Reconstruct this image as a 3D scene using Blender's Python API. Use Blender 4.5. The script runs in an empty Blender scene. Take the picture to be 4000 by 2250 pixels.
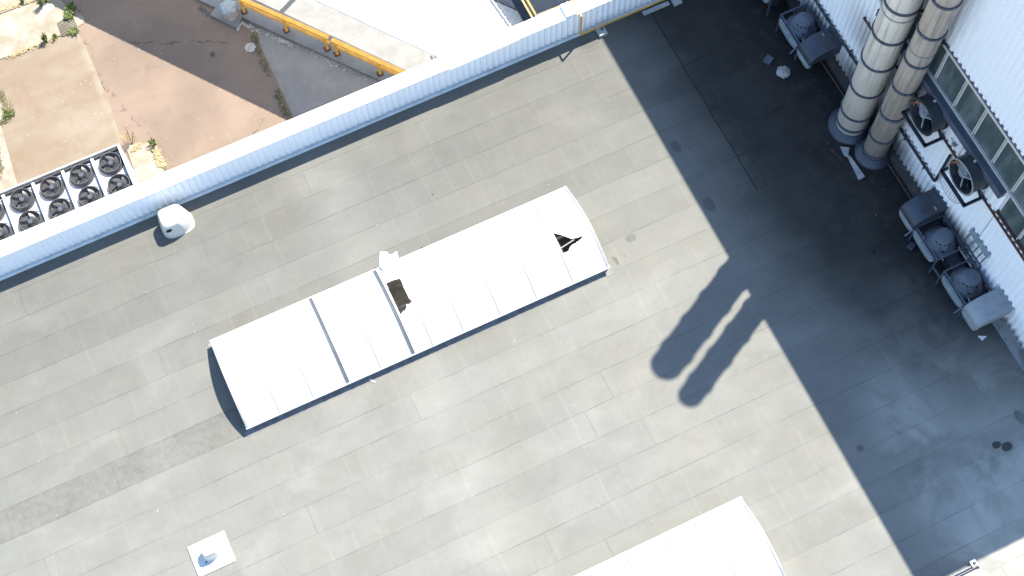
import bpy, bmesh, math, random
from mathutils import Vector, Matrix
random.seed(7)
R = math.radians
scene = bpy.context.scene
COL = scene.collection

# ------------------------------------------------------------------ camera
ROT = ((0.904116, -0.42711, -0.012299), (-0.399932, -0.835749, -0.376268), (0.150429, 0.345109, -0.926429))
FPX, CAMZ = 5669.305, 45.0
cam_data = bpy.data.cameras.new('camera')
cam = bpy.data.objects.new('camera', cam_data)
COL.objects.link(cam)
r0, r1, r2 = (Vector(r) for r in ROT)
m = Matrix((r0, -r1, -r2)).transposed().to_4x4()
m.translation = (0, 0, CAMZ)
cam.matrix_world = m
cam_data.sensor_width = 36.0
cam_data.lens = FPX * 36 / 4000
cam_data.clip_end = 2000
scene.camera = cam

def at(px, py, z):
    """world point on the level plane z seen at photo pixel px, py"""
    d = r0 * ((px - 2000) / FPX) + r1 * ((py - 1125) / FPX) + r2
    t = (z - CAMZ) / d.z
    return Vector((d.x * t, d.y * t, z))

# ------------------------------------------------------------------ light
SUN = Vector((0.573, 0.295, 1.0)).normalized()
elev = math.asin(SUN.z)
world = bpy.data.worlds.new('World')
scene.world = world
world.use_nodes = True
wn = world.node_tree.nodes
sky = wn.new('ShaderNodeTexSky')
sky.sky_type = 'NISHITA'
sky.sun_disc = False
sky.sun_elevation = elev
sky.sun_rotation = math.atan2(SUN.x, SUN.y)
sky.air_density = 1.0
sky.dust_density = 0.3
sky.ozone_density = 3.0
bg = wn['Background']
bg.inputs['Strength'].default_value = 0.13
world.node_tree.links.new(sky.outputs[0], bg.inputs[0])
sd = bpy.data.lights.new('sun', 'SUN')
sd.energy = 4.25
sd.angle = R(0.53)
sd.color = (1.0, 0.95, 0.86)
sun = bpy.data.objects.new('sun', sd)
COL.objects.link(sun)
sun.rotation_euler = SUN.to_track_quat('Z', 'Y').to_euler()
sun.location = (30, 15, 60)
vs = scene.view_settings
vs.view_transform = 'Standard'
vs.look = 'None'
vs.gamma = 1.0
vs.exposure = 1.70
vs.use_curve_mapping = False
scene.render.film_transparent = False
scene.cycles.max_bounces = 6

# ------------------------------------------------------------------ objects
def tag(o, label=None, cat=None, group=None, kind=None):
    if label: o['label'] = label
    if cat: o['category'] = cat
    if group: o['group'] = group
    if kind: o['kind'] = kind
    return o

def thing(name, loc, label, cat, group=None):
    o = bpy.data.objects.new(name, None)
    o.empty_display_size = 0.2
    COL.objects.link(o)
    o.location = loc
    return tag(o, label, cat, group)

def wloc(o):
    v = Vector(o.location)
    while o.parent:
        o = o.parent
        v += Vector(o.location)
    return v

def obj(name, bm, mat, parent=None, smooth=False, at_base=False, recalc=True):
    """link the bmesh (world coordinates) as one mesh object"""
    if recalc:
        bmesh.ops.recalc_face_normals(bm, faces=bm.faces)
    base = Vector((0, 0, 0))
    if parent is not None:
        base = wloc(parent)
    elif at_base and bm.verts:
        n = len(bm.verts)
        base = Vector((sum(v.co.x for v in bm.verts) / n, sum(v.co.y for v in bm.verts) / n,
                       min(v.co.z for v in bm.verts)))
    if base.length > 0:
        bmesh.ops.translate(bm, verts=bm.verts, vec=-base)
    me = bpy.data.meshes.new(name)
    bm.to_mesh(me)
    bm.free()
    if smooth:
        for p in me.polygons:
            p.use_smooth = True
        if hasattr(me, 'set_sharp_from_angle'):
            me.set_sharp_from_angle(angle=R(38))
    me.materials.append(mat)
    o = bpy.data.objects.new(name, me)
    COL.objects.link(o)
    if parent is not None:
        o.parent = parent
    else:
        o.location = base
    return o

def BM():
    return bmesh.new()

def box(bm, x0, x1, y0, y1, z0, z1, bev=0.0):
    t = BM()
    vs_ = [t.verts.new((x, y, z)) for z in (z0, z1) for x, y in ((x0, y0), (x1, y0), (x1, y1), (x0, y1))]
    for f in ((3, 2, 1, 0), (4, 5, 6, 7), (0, 1, 5, 4), (1, 2, 6, 5), (2, 3, 7, 6), (3, 0, 4, 7)):
        t.faces.new([vs_[i] for i in f])
    if bev:
        bmesh.ops.bevel(t, geom=list(t.edges), offset=bev, segments=2, affect='EDGES', profile=0.6)
    merge(bm, t)

def merge(bm, t, mat=None):
    if mat is not None:
        bmesh.ops.transform(t, matrix=mat, verts=t.verts)
    d = {}
    for v in t.verts:
        d[v.index if v.index >= 0 else id(v)] = None
    t.verts.ensure_lookup_table()
    t.verts.index_update()
    nv = [bm.verts.new(v.co) for v in t.verts]
    for f in t.faces:
        try:
            bm.faces.new([nv[v.index] for v in f.verts])
        except ValueError:
            pass
    t.free()

def frame_of(d):
    d = d.normalized()
    u = d.orthogonal().normalized()
    if abs(d.z) > 0.99:
        u = Vector((1, 0, 0))
    v = d.cross(u).normalized()
    return u, v

def bar(bm, a, b, w, h):
    """rectangular bar from a to b; w across (level), h in the upright direction"""
    a, b = Vector(a), Vector(b)
    d = (b - a).normalized()
    up = Vector((0, 0, 1)) if abs(d.z) < 0.95 else Vector((0, 1, 0))
    s = d.cross(up).normalized()
    u = s.cross(d).normalized()
    vv = [bm.verts.new(p + s * i * w / 2 + u * j * h / 2) for p in (a, b) for i, j in ((-1, -1), (1, -1), (1, 1), (-1, 1))]
    for f in ((0, 1, 2, 3), (7, 6, 5, 4), (0, 4, 5, 1), (1, 5, 6, 2), (2, 6, 7, 3), (3, 7, 4, 0)):
        bm.faces.new([vv[i] for i in f])

def tube(bm, pts, r, n=10, cap=True):
    pts = [Vector(p) for p in pts]
    rs = r if isinstance(r, (list, tuple)) else [r] * len(pts)
    rings = []
    u = None
    for i, p in enumerate(pts):
        d = (pts[min(i + 1, len(pts) - 1)] - pts[max(i - 1, 0)]).normalized()
        if u is None:
            u, v = frame_of(d)
        else:
            u = (u - d * u.dot(d)).normalized()
            v = d.cross(u)
        rings.append([bm.verts.new(p + (u * math.cos(2 * math.pi * k / n) + v * math.sin(2 * math.pi * k / n)) * rs[i]) for k in range(n)])
    for a, b in zip(rings, rings[1:]):
        for k in range(n):
            bm.faces.new((a[k], a[(k + 1) % n], b[(k + 1) % n], b[k]))
    if cap:
        bm.faces.new(rings[0][::-1])
        bm.faces.new(rings[-1])

def lathe(bm, prof, c, axis='z', n=40, close=False):
    """prof: list of (radius, height) about the axis through c"""
    c = Vector(c)
    rings = []
    for r, h in prof:
        ring = []
        for k in range(n):
            a = 2 * math.pi * k / n
            if axis == 'z':
                p = Vector((r * math.cos(a), r * math.sin(a), h))
            else:
                p = Vector((h, r * math.cos(a), r * math.sin(a)))
            ring.append(bm.verts.new(c + p))
        rings.append(ring)
    pr = list(zip(rings, rings[1:]))
    if close:
        pr.append((rings[-1], rings[0]))
    for a, b in pr:
        for k in range(n):
            bm.faces.new((a[k], a[(k + 1) % n], b[(k + 1) % n], b[k]))
    return rings

def prism(bm, poly, z0, z1):
    a = [bm.verts.new((p[0], p[1], z0)) for p in poly]
    b = [bm.verts.new((p[0], p[1], z1)) for p in poly]
    n = len(poly)
    bm.faces.new(b)
    bm.faces.new(a[::-1])
    for i in range(n):
        bm.faces.new((a[i], a[(i + 1) % n], b[(i + 1) % n], b[i]))

def flat(bm, poly, z):
    bm.faces.new([bm.verts.new((p[0], p[1], z)) for p in poly])

def squircle(r, n, e):
    out = []
    for k in range(n):
        a = 2 * math.pi * k / n
        c, s = math.cos(a), math.sin(a)
        q = (abs(c) ** e + abs(s) ** e) ** (-1 / e)
        out.append((r * q * c, r * q * s))
    return out

def inside(p, poly):
    x, y = p
    c = False
    j = len(poly) - 1
    for i in range(len(poly)):
        xi, yi = poly[i][0], poly[i][1]
        xj, yj = poly[j][0], poly[j][1]
        if (yi > y) != (yj > y) and x < (xj - xi) * (y - yi) / (yj - yi) + xi:
            c = not c
        j = i
    return c

# ------------------------------------------------------------------ materials
class NT:
    def __init__(s, name):
        s.mat = bpy.data.materials.new(name)
        s.mat.use_nodes = True
        s.t = s.mat.node_tree
        s.n = s.t.nodes
        s.bsdf = s.n['Principled BSDF']
        tc = s.n.new('ShaderNodeTexCoord')
        s.pos = tc.outputs['Object']
        geo = s.n.new('ShaderNodeNewGeometry')
        s.wpos = geo.outputs['Position']
    def put(s, sock, v):
        if hasattr(v, 'links') or isinstance(v, bpy.types.NodeSocket):
            s.t.links.new(v, sock)
        else:
            if sock.type == 'RGBA' and len(v) == 3:
                v = (*v, 1)
            sock.default_value = v
    def math(s, op, a, b=0.0, c=None):
        nd = s.n.new('ShaderNodeMath')
        nd.operation = op
        s.put(nd.inputs[0], a)
        s.put(nd.inputs[1], b)
        if c is not None:
            s.put(nd.inputs[2], c)
        return nd.outputs[0]
    def add(s, a, b): return s.math('ADD', a, b)
    def sub(s, a, b): return s.math('SUBTRACT', a, b)
    def mul(s, a, b): return s.math('MULTIPLY', a, b)
    def mx(s, a, b): return s.math('MAXIMUM', a, b)
    def mn(s, a, b): return s.math('MINIMUM', a, b)
    def xyz(s, v):
        nd = s.n.new('ShaderNodeSeparateXYZ')
        s.put(nd.inputs[0], v)
        return nd.outputs
    def comb(s, x, y, z=0.0):
        nd = s.n.new('ShaderNodeCombineXYZ')
        for i, v in enumerate((x, y, z)):
            s.put(nd.inputs[i], v)
        return nd.outputs[0]
    def noise(s, v, scale, detail=3.0, rough=0.55, dist=0.0):
        nd = s.n.new('ShaderNodeTexNoise')
        s.put(nd.inputs['Vector'], v)
        nd.inputs['Scale'].default_value = scale
        nd.inputs['Detail'].default_value = detail
        nd.inputs['Roughness'].default_value = rough
        nd.inputs['Distortion'].default_value = dist
        return nd.outputs['Fac']
    def white(s, v):
        nd = s.n.new('ShaderNodeTexWhiteNoise')
        nd.noise_dimensions = '1D'
        s.put(nd.inputs['W'], v)
        return nd.outputs['Value']
    def ramp(s, v, a, b, lo=0.0, hi=1.0):
        nd = s.n.new('ShaderNodeMapRange')
        nd.interpolation_type = 'SMOOTHSTEP'
        s.put(nd.inputs[0], v)
        s.put(nd.inputs[1], a)
        s.put(nd.inputs[2], b)
        s.put(nd.inputs[3], lo)
        s.put(nd.inputs[4], hi)
        return nd.outputs[0]
    def mix(s, f, a, b):
        nd = s.n.new('ShaderNodeMix')
        nd.data_type = 'RGBA'
        s.put(nd.inputs[0], f)
        s.put(nd.inputs[6], a)
        s.put(nd.inputs[7], b)
        return nd.outputs[2]
    def gain(s, col, f):
        nd = s.n.new('ShaderNodeVectorMath')
        nd.operation = 'SCALE'
        s.put(nd.inputs[0], col)
        s.put(nd.inputs['Scale'], f)
        return nd.outputs[0]
    def stretch(s, v, sx, sy, sz):
        nd = s.n.new('ShaderNodeVectorMath')
        nd.operation = 'MULTIPLY'
        s.put(nd.inputs[0], v)
        nd.inputs[1].default_value = (sx, sy, sz)
        return nd.outputs[0]
    def bump(s, h, dist, strength=1.0):
        nd = s.n.new('ShaderNodeBump')
        s.put(nd.inputs['Height'], h)
        nd.inputs['Distance'].default_value = dist
        nd.inputs['Strength'].default_value = strength
        s.t.links.new(nd.outputs[0], s.bsdf.inputs['Normal'])
    def done(s, col, rough=0.6, metal=0.0, spec=0.4):
        s.put(s.bsdf.inputs['Base Color'], col)
        s.put(s.bsdf.inputs['Roughness'], rough)
        s.put(s.bsdf.inputs['Metallic'], metal)
        s.put(s.bsdf.inputs['Specular IOR Level'], spec)
        return s.mat

def paint(name, col, rough=0.5, metal=0.0, var=0.16, scale=3.0, dirt=None, spec=0.4, streak=False):
    """painted or bare surface with uneven tone and a little grime"""
    k = NT(name)
    v = k.wpos
    if streak:
        v = k.stretch(v, 1, 1, 0.12)
    n = k.noise(v, scale, 4.0, 0.6)
    n2 = k.noise(k.wpos, scale * 9, 2.0)
    f = k.add(k.mul(k.ramp(n, 0.3, 0.7), var), k.add(1 - var * 0.6, k.mul(k.sub(n2, 0.5), var * 0.5)))
    c = k.gain(col, f)
    if dirt:
        g = k.ramp(k.noise(v, scale * 0.8, 5.0, 0.65), 0.52, 0.75)
        c = k.mix(k.mul(g, 0.75), c, dirt)
    return k.done(c, k.add(rough, k.mul(k.sub(n2, 0.5), 0.15)), metal, spec)

def roof_material():
    k = NT('roof_membrane')
    p = k.wpos
    x, y, _ = k.xyz(p)
    wob = k.mul(k.sub(k.noise(k.comb(k.mul(x, 0.55), k.mul(y, 0.12)), 1.0, 3.0), 0.5), 0.07)
    s = k.sub(k.add(y, wob), 0.85)
    sid = k.math('FLOOR', s)
    f = k.math('FRACT', s)
    rnd = k.white(sid)
    rnd2 = k.white(k.add(sid, 31.7))
    d = k.mn(f, k.sub(1.0, f))
    # seam strength changes along the seam
    br = k.noise(k.comb(k.mul(x, 0.45), k.mul(k.math('ROUND', s), 3.3)), 1.0, 4.0, 0.7)
    seam = k.mul(k.ramp(d, 0.006, 0.024, 1.0, 0.0), k.ramp(br, 0.40, 0.66, 0.32, 1.0))
    # end laps of each roll
    px = k.add(k.math('DIVIDE', x, k.add(8.5, k.mul(rnd, 5.0))), k.mul(rnd2, 7.0))
    fx = k.math('FRACT', px)
    lap = k.mul(k.ramp(k.math('ABSOLUTE', k.sub(fx, 0.5)), 0.0006, 0.0026, 1.0, 0.0), k.ramp(k.white(k.add(k.math('FLOOR', k.add(px, 0.5)), k.mul(sid, 9.1))), 0.25, 0.85, 0.06, 0.65))
    lapl = k.ramp(k.math('ABSOLUTE', k.sub(fx, 0.512)), 0.004, 0.012, 1.0, 0.0)
    rid = k.white(k.add(k.math('FLOOR', k.add(px, 0.5)), k.mul(sid, 5.3)))
    # faint board joints telegraphing through
    xb = k.add(x, k.mul(k.sub(k.noise(k.comb(x, y), 0.5, 2.0), 0.5), 0.25))
    bj = k.math('ABSOLUTE', k.sub(k.math('FRACT', k.math('DIVIDE', k.add(xb, k.mul(rnd2, 0.16)), 0.79)), 0.5))
    board = k.mul(k.ramp(k.sub(0.5, bj), 0.015, 0.075, 1.0, 0.0), k.ramp(k.noise(k.stretch(p, 0.5, 0.35, 1), 1.0, 3.0), 0.42, 0.70))
    n1 = k.noise(k.stretch(p, 0.16, 0.3, 1), 1.0, 4.0, 0.6)
    n2 = k.noise(k.stretch(p, 0.9, 1.1, 1), 1.0, 4.0, 0.6)
    n3 = k.noise(p, 5.5, 4.0, 0.7)
    n4 = k.noise(p, 38.0, 2.0, 0.7)
    tone = k.add(0.775, k.mul(n1, 0.30))
    tone = k.add(tone, k.mul(k.sub(n2, 0.5), 0.30))
    tone = k.add(tone, k.mul(k.sub(n3, 0.5), 0.14))
    tone = k.add(tone, k.mul(k.sub(n4, 0.5), 0.30))
    tone = k.add(tone, k.mul(k.sub(rnd, 0.5), 0.07))
    tone = k.add(tone, k.mul(k.sub(rid, 0.5), 0.05))
    tone = k.add(tone, k.mul(board, 0.085))
    tone = k.add(tone, k.mul(lapl, 0.025))
    fj = k.math('ABSOLUTE', k.sub(k.math('FRACT', k.add(k.mul(k.add(x, k.mul(n2, 0.1)), 3.1), k.mul(rnd, 0.9))), 0.5))
    tone = k.add(tone, k.mul(k.mul(k.ramp(fj, 0.0, 0.16, 1.0, 0.0), k.ramp(k.noise(k.stretch(p, 0.8, 0.6, 1), 1.0, 3.0), 0.45, 0.7)), 0.045))
    haze = k.ramp(k.noise(k.stretch(p, 0.33, 0.5, 1), 1.0, 3.0, 0.5, 0.6), 0.50, 0.72)
    tone = k.add(tone, k.mul(haze, 0.13))
    worn = k.mul(k.ramp(k.noise(k.stretch(p, 0.55, 0.4, 1), 1.0, 4.0, 0.6, 0.8), 0.46, 0.60), k.mul(k.ramp(x, 14.8, 16.5), k.ramp(y, 7.0, 10.5, 1.0, 0.0)))
    tone = k.add(tone, k.mul(worn, 0.30))
    # a paler washed lane running down the roof
    lane = k.math('ABSOLUTE', k.add(k.sub(x, 3.3), k.mul(k.sub(n1, 0.5), 3.0)))
    tone = k.add(tone, k.mul(k.ramp(lane, 0.0, 1.7, 1.0, 0.0), k.ramp(n1, 0.3, 0.7, 0.09, 0.19)))
    tone = k.mul(tone, k.ramp(k.add(y, k.mul(k.sub(n1, 0.5), 6.0)), 13.0, 24.0, 1.08, 0.80))  # lens falloff painted in: roof tone drops towards the parapet
    # the older dark roll west of the skylight
    old = k.mul(k.mul(k.ramp(y, 15.83, 15.87), k.ramp(y, 16.83, 16.88, 1.0, 0.0)), k.ramp(x, -2.35, -2.30, 1.0, 0.0))
    mott = k.ramp(k.noise(k.stretch(p, 4.2, 3.6, 1), 1.0, 6.0, 0.75), 0.30, 0.62, 0.70, 0.86)
    tone = k.mul(tone, k.add(k.sub(1.0, old), k.mul(old, mott)))
    # added sheet in the corner by the tall hall
    wx = k.add(x, k.mul(k.sub(k.noise(k.comb(0.0, k.mul(y, 0.8)), 1.0, 3.0), 0.5), 0.16))
    cor = k.mul(k.ramp(wx, 16.44, 16.47), k.ramp(y, 16.40, 16.43))
    edge = k.mul(k.ramp(k.math('ABSOLUTE', k.sub(wx, 16.45)), 0.012, 0.035, 1.0, 0.0), k.ramp(y, 16.40, 16.45))
    edge2 = k.mul(k.ramp(k.math('ABSOLUTE', k.sub(wx, 16.86)), 0.006, 0.018, 0.6, 0.0), k.ramp(y, 16.40, 16.45))
    edge3 = k.mul(k.ramp(k.math('ABSOLUTE', k.sub(y, 16.42)), 0.006, 0.018, 0.6, 0.0), k.mul(k.ramp(x, 16.44, 16.46), k.ramp(x, 17.0, 17.1, 1.0, 0.0)))
    tone = k.mul(tone, k.sub(1.0, k.mul(cor, 0.12)))
    # soot and moss along the foot of the tall wall, plus its painted shade
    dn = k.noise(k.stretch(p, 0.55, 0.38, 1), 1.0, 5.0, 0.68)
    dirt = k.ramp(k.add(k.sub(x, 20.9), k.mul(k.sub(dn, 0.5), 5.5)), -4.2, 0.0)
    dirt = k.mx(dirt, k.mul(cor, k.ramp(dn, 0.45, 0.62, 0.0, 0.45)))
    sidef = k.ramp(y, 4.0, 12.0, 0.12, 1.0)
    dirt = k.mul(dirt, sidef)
    shade_grad = k.mul(k.ramp(k.add(x, k.mul(k.sub(n1, 0.5), 3.0)), 14.2, 17.6), k.ramp(k.add(y, k.mul(k.sub(n1, 0.5), 5.0)), 6.0, 13.0, -0.48, 0.72))  # hall shade painted in: darker inward from its edge, paler at low y
    tone = k.mul(tone, k.sub(1.0, shade_grad))
    lines = k.mx(k.mx(seam, lap), k.mx(k.mx(edge, edge2), edge3))
    lines = k.mul(lines, k.add(0.30, k.mul(k.mx(edge, cor), 0.30)))
    # wet or oily spots with outlines of their own
    spots = 0.0
    wp = k.add(0.0, k.mul(k.sub(k.noise(p, 3.0, 3.0), 0.5), 0.5))
    for (qx, qy, rx, ry, a) in SPOTS:
        ex = k.math('DIVIDE', k.sub(x, qx), rx)
        ey = k.math('DIVIDE', k.sub(y, qy), ry)
        dd = k.math('SQRT', k.add(k.mul(ex, ex), k.mul(ey, ey)))
        spots = k.mx(spots, k.mul(k.ramp(k.add(dd, wp), 0.8, 1.05, 1.0, 0.0), a))
    # dried puddle rims
    for (qx, qy, rx, ry) in ((17.4, 5.2, 1.3, 0.9), (17.0, 3.6, 1.25, 1.0), (16.2, 6.6, 0.9, 0.35)):
        ex = k.math('DIVIDE', k.sub(x, qx), rx)
        ey = k.math('DIVIDE', k.sub(y, qy), ry)
        dd = k.add(k.math('SQRT', k.add(k.mul(ex, ex), k.mul(ey, ey))), k.mul(k.sub(k.noise(p, 1.1, 3.0), 0.5), 0.9))
        spots = k.mx(spots, k.ramp(k.math('ABSOLUTE', k.sub(dd, 1.0)), 0.0, 0.28, 0.11, 0.0))
    tone = k.mul(tone, k.sub(1.0, k.mul(spots, 0.8)))
    tone = k.mul(tone, k.sub(1.0, lines))
    col = k.gain((0.1525, 0.1505, 0.132), tone)
    warm = k.mix(k.ramp(k.noise(p, 0.35, 3.0), 0.4, 0.7), (1, 1, 1), (1.01, 0.992, 0.965))
    vm = k.n.new('ShaderNodeVectorMath')
    vm.operation = 'MULTIPLY'
    k.put(vm.inputs[0], col)
    k.put(vm.inputs[1], warm)
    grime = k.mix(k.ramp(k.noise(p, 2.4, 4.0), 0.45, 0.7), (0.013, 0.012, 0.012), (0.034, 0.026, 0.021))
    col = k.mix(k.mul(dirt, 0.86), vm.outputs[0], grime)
    k.bump(k.add(k.mul(n4, 0.5), k.add(k.mul(n2, 1.4), k.mul(lines, -1.2))), 0.006, 0.8)
    return k.done(col, 0.88, 0.0, 0.25)

SPOTS = []
for (px, py, rx, ry, a) in ((2640, 572, .17, .24, .38), (2772, 800, .22, .30, .38), (2463, 930, .20, .15, .30), (3893, 1738, .16, .13, .95),
                            (3934, 1745, .2, .16, .95), (3360, 1750, .13, .12, .45), (2408, 1020, .07, .16, .42), (2440, 1000, .05, .05, .3),
                            (2300, 170, .4, .22, .15), (3415, 985, .07, .09, .7), (1650, 968, .09, .05, .45), (2395, 1010, .05, .1, .35),
                            (3985, 1630, .16, .3, .5), (1690, 760, .05, .05, .45)):
    q = at(px, py, 0)
    SPOTS.append((q.x, q.y, rx, ry, a))

def cladding_material(name, soot):
    k = NT(name)
    p = k.wpos
    x, y, z = k.xyz(p)
    n = k.noise(k.stretch(p, 1, 1, 0.15), 1.6, 4.0, 0.6)
    n2 = k.noise(k.stretch(p, 3, 3, 0.35), 2.5, 3.0)
    f = k.add(0.97, k.add(k.mul(k.sub(n, 0.5), 0.10), k.mul(k.sub(n2, 0.5), 0.05)))
    col = k.gain((0.86, 0.87, 0.88), f)
    if soot:
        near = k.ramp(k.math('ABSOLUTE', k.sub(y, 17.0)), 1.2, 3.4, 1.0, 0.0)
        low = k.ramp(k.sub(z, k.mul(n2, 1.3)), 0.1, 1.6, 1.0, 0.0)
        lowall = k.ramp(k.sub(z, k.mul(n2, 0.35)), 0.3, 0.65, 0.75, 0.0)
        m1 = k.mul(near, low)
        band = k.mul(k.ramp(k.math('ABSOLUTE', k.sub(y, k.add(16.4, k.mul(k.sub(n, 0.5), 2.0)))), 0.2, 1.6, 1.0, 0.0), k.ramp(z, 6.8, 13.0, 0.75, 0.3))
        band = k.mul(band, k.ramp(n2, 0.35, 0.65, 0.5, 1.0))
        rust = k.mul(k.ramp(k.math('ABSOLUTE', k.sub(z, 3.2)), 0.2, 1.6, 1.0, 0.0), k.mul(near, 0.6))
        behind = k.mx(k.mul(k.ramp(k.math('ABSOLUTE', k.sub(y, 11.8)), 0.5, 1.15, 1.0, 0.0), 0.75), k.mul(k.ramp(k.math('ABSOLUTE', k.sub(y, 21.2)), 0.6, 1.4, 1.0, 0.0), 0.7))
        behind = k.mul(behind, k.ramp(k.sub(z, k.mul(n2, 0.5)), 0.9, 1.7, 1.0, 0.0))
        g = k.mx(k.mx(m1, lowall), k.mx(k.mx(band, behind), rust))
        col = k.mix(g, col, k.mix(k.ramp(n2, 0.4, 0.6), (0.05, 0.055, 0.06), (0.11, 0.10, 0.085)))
    else:
        low = k.ramp(k.sub(z, k.mul(n2, 0.25)), 0.05, 0.3, 0.35, 0.0)
        col = k.mix(low, col, (0.42, 0.46, 0.43))
    return k.done(col, 0.42, 0.0, 0.4)

def yard_material():
    k = NT('yard_asphalt')
    p = k.wpos
    x, y, z = k.xyz(p)
    n1 = k.noise(p, 0.35, 5.0, 0.6)
    n2 = k.noise(p, 1.7, 5.0, 0.65)
    n3 = k.noise(p, 26.0, 3.0, 0.7)
    c = k.mix(k.ramp(n1, 0.35, 0.68), (0.150, 0.112, 0.084), (0.190, 0.140, 0.104))
    c = k.mix(k.ramp(n2, 0.5, 0.75, 0.0, 0.35), c, (0.105, 0.085, 0.075))
    f = k.add(0.78, k.add(k.mul(n3, 0.34), k.mul(k.noise(p, 90.0, 2.0), 0.14)))
    # cracks
    vor = k.n.new('ShaderNodeTexVoronoi')
    vor.feature = 'DISTANCE_TO_EDGE'
    k.put(vor.inputs['Vector'], k.add(0, 0) if False else k.stretch(k.comb(k.add(x, k.mul(k.sub(n2, 0.5), 1.2)), k.add(y, k.mul(k.sub(n1, 0.5), 2.0)), 0.0), 1, 1, 0))
    vor.inputs['Scale'].default_value = 0.11
    crack = k.mul(k.ramp(vor.outputs['Distance'], 0.0008, 0.0035, 1.0, 0.0), k.ramp(n2, 0.42, 0.6))
    f = k.mul(f, k.sub(1.0, k.mul(crack, 0.45)))
    far = k.mul(k.ramp(x, 9.8, 10.6), k.ramp(y, 24.0, 25.0))  # hall shadow on the ground, painted in as a darker tone
    c = k.mix(k.mul(far, 0.7), c, (0.06, 0.055, 0.05))
    k.bump(n3, 0.01, 0.6)
    return k.done(k.gain(c, f), 0.9, 0.0, 0.25)

def dusty_material():
    k = NT('dusty_asphalt')
    p = k.wpos
    x, y, z = k.xyz(p)
    n1 = k.noise(k.stretch(p, 0.3, 0.6, 1), 1.0, 5.0, 0.6)
    n3 = k.noise(p, 24.0, 3.0, 0.7)
    rust = k.mul(k.ramp(k.noise(k.stretch(p, 1.4, 0.5, 1), 0.8, 5.0, 0.6), 0.5, 0.72), 0.6)
    c = k.mix(k.ramp(n1, 0.35, 0.7), (0.168, 0.128, 0.088), (0.205, 0.168, 0.124))
    c = k.mix(rust, c, (0.165, 0.108, 0.072))
    pale = k.mul(k.ramp(k.math('ABSOLUTE', k.add(x, 3.05)), 0.0, 0.28, 1.0, 0.0), k.ramp(k.noise(p, 1.3, 3.0), 0.35, 0.6))
    c = k.mix(k.mul(pale, 0.6), c, (0.235, 0.205, 0.155))
    f = k.add(0.86, k.mul(n3, 0.28))
    k.bump(n3, 0.01, 0.5)
    return k.done(k.gain(c, f), 0.9, 0.0, 0.25)

def concrete(name, a, b, scale=1.2, rough=0.88):
    k = NT(name)
    p = k.wpos
    n1 = k.noise(p, scale, 5.0, 0.62)
    n3 = k.noise(p, 22.0, 3.0, 0.7)
    n2 = k.noise(p, scale * 4, 4.0, 0.6)
    c = k.mix(k.ramp(n1, 0.32, 0.7), a, b)
    f = k.add(0.84, k.add(k.mul(n3, 0.22), k.mul(n2, 0.12)))
    k.bump(k.add(n3, n2), 0.006, 0.5)
    return k.done(k.gain(c, f), rough, 0.0, 0.3)

def glass_material():
    k = NT('wired_glass')
    p = k.wpos
    n = k.noise(k.stretch(p, 1, 1.6, 0.45), 1.3, 3.0, 0.5)
    n2 = k.noise(p, 7.0, 3.0)
    c = k.mix(k.ramp(n, 0.4, 0.7), (0.050, 0.072, 0.072), (0.125, 0.155, 0.15))
    c = k.mix(k.mul(k.ramp(n2, 0.55, 0.7), 0.35), c, (0.10, 0.11, 0.09))
    return k.done(c, 0.28, 0.0, 0.5)

def sheet_material(name='opal_sheet', amount=0.22, tint=(0.62, 0.60, 0.54)):
    """translucent white glazing sheet"""
    k = NT(name)
    p = k.wpos
    n = k.noise(p, 1.4, 4.0)
    c = k.gain((0.80, 0.80, 0.78), k.add(0.92, k.mul(n, 0.14)))
    k.done(c, 0.35, 0.0, 0.4)
    tr = k.n.new('ShaderNodeBsdfTranslucent')
    k.put(tr.inputs[0], tint)
    mixs = k.n.new('ShaderNodeMixShader')
    mixs.inputs[0].default_value = amount
    k.t.links.new(k.bsdf.outputs[0], mixs.inputs[1])
    k.t.links.new(tr.outputs[0], mixs.inputs[2])
    k.t.links.new(mixs.outputs[0], k.n['Material Output'].inputs[0])
    return k.mat

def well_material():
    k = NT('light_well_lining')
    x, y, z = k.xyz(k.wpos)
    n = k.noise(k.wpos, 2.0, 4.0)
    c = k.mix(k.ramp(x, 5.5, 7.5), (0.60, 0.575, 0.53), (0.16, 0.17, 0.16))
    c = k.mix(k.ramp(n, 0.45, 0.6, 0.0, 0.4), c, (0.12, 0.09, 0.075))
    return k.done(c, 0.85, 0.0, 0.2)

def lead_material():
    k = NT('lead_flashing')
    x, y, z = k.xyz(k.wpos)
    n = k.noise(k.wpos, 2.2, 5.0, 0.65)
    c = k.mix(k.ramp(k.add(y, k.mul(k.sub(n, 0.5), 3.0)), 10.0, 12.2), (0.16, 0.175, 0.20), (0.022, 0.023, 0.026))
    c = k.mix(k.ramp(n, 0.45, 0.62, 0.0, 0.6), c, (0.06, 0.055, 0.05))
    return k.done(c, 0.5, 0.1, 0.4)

def leaf_material(name, a, b):
    k = NT(name)
    n = k.noise(k.wpos, 9.0, 2.0)
    c = k.mix(k.ramp(n, 0.35, 0.65), a, b)
    return k.done(c, 0.75, 0.0, 0.2)

def stack_material(name, col, dark):
    k = NT(name)
    p = k.wpos
    st = k.noise(k.stretch(p, 7, 7, 0.35), 1.0, 4.0, 0.6)
    n = k.noise(p, 1.4, 4.0, 0.6)
    x, y, z = k.xyz(p)
    c = k.mix(k.ramp(st, 0.44, 0.80), col, dark)
    c = k.mix(k.mul(k.ramp(n, 0.5, 0.75), 0.35), c, dark)
    c = k.mix(k.ramp(z, 0.0, 7.0, 0.8, 0.0), c, dark)  # shade on the lower stack painted into the colour, fading upwards
    k.bump(n, 0.02, 0.4)
    return k.done(c, 0.42, 0.3, 0.5)

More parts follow.
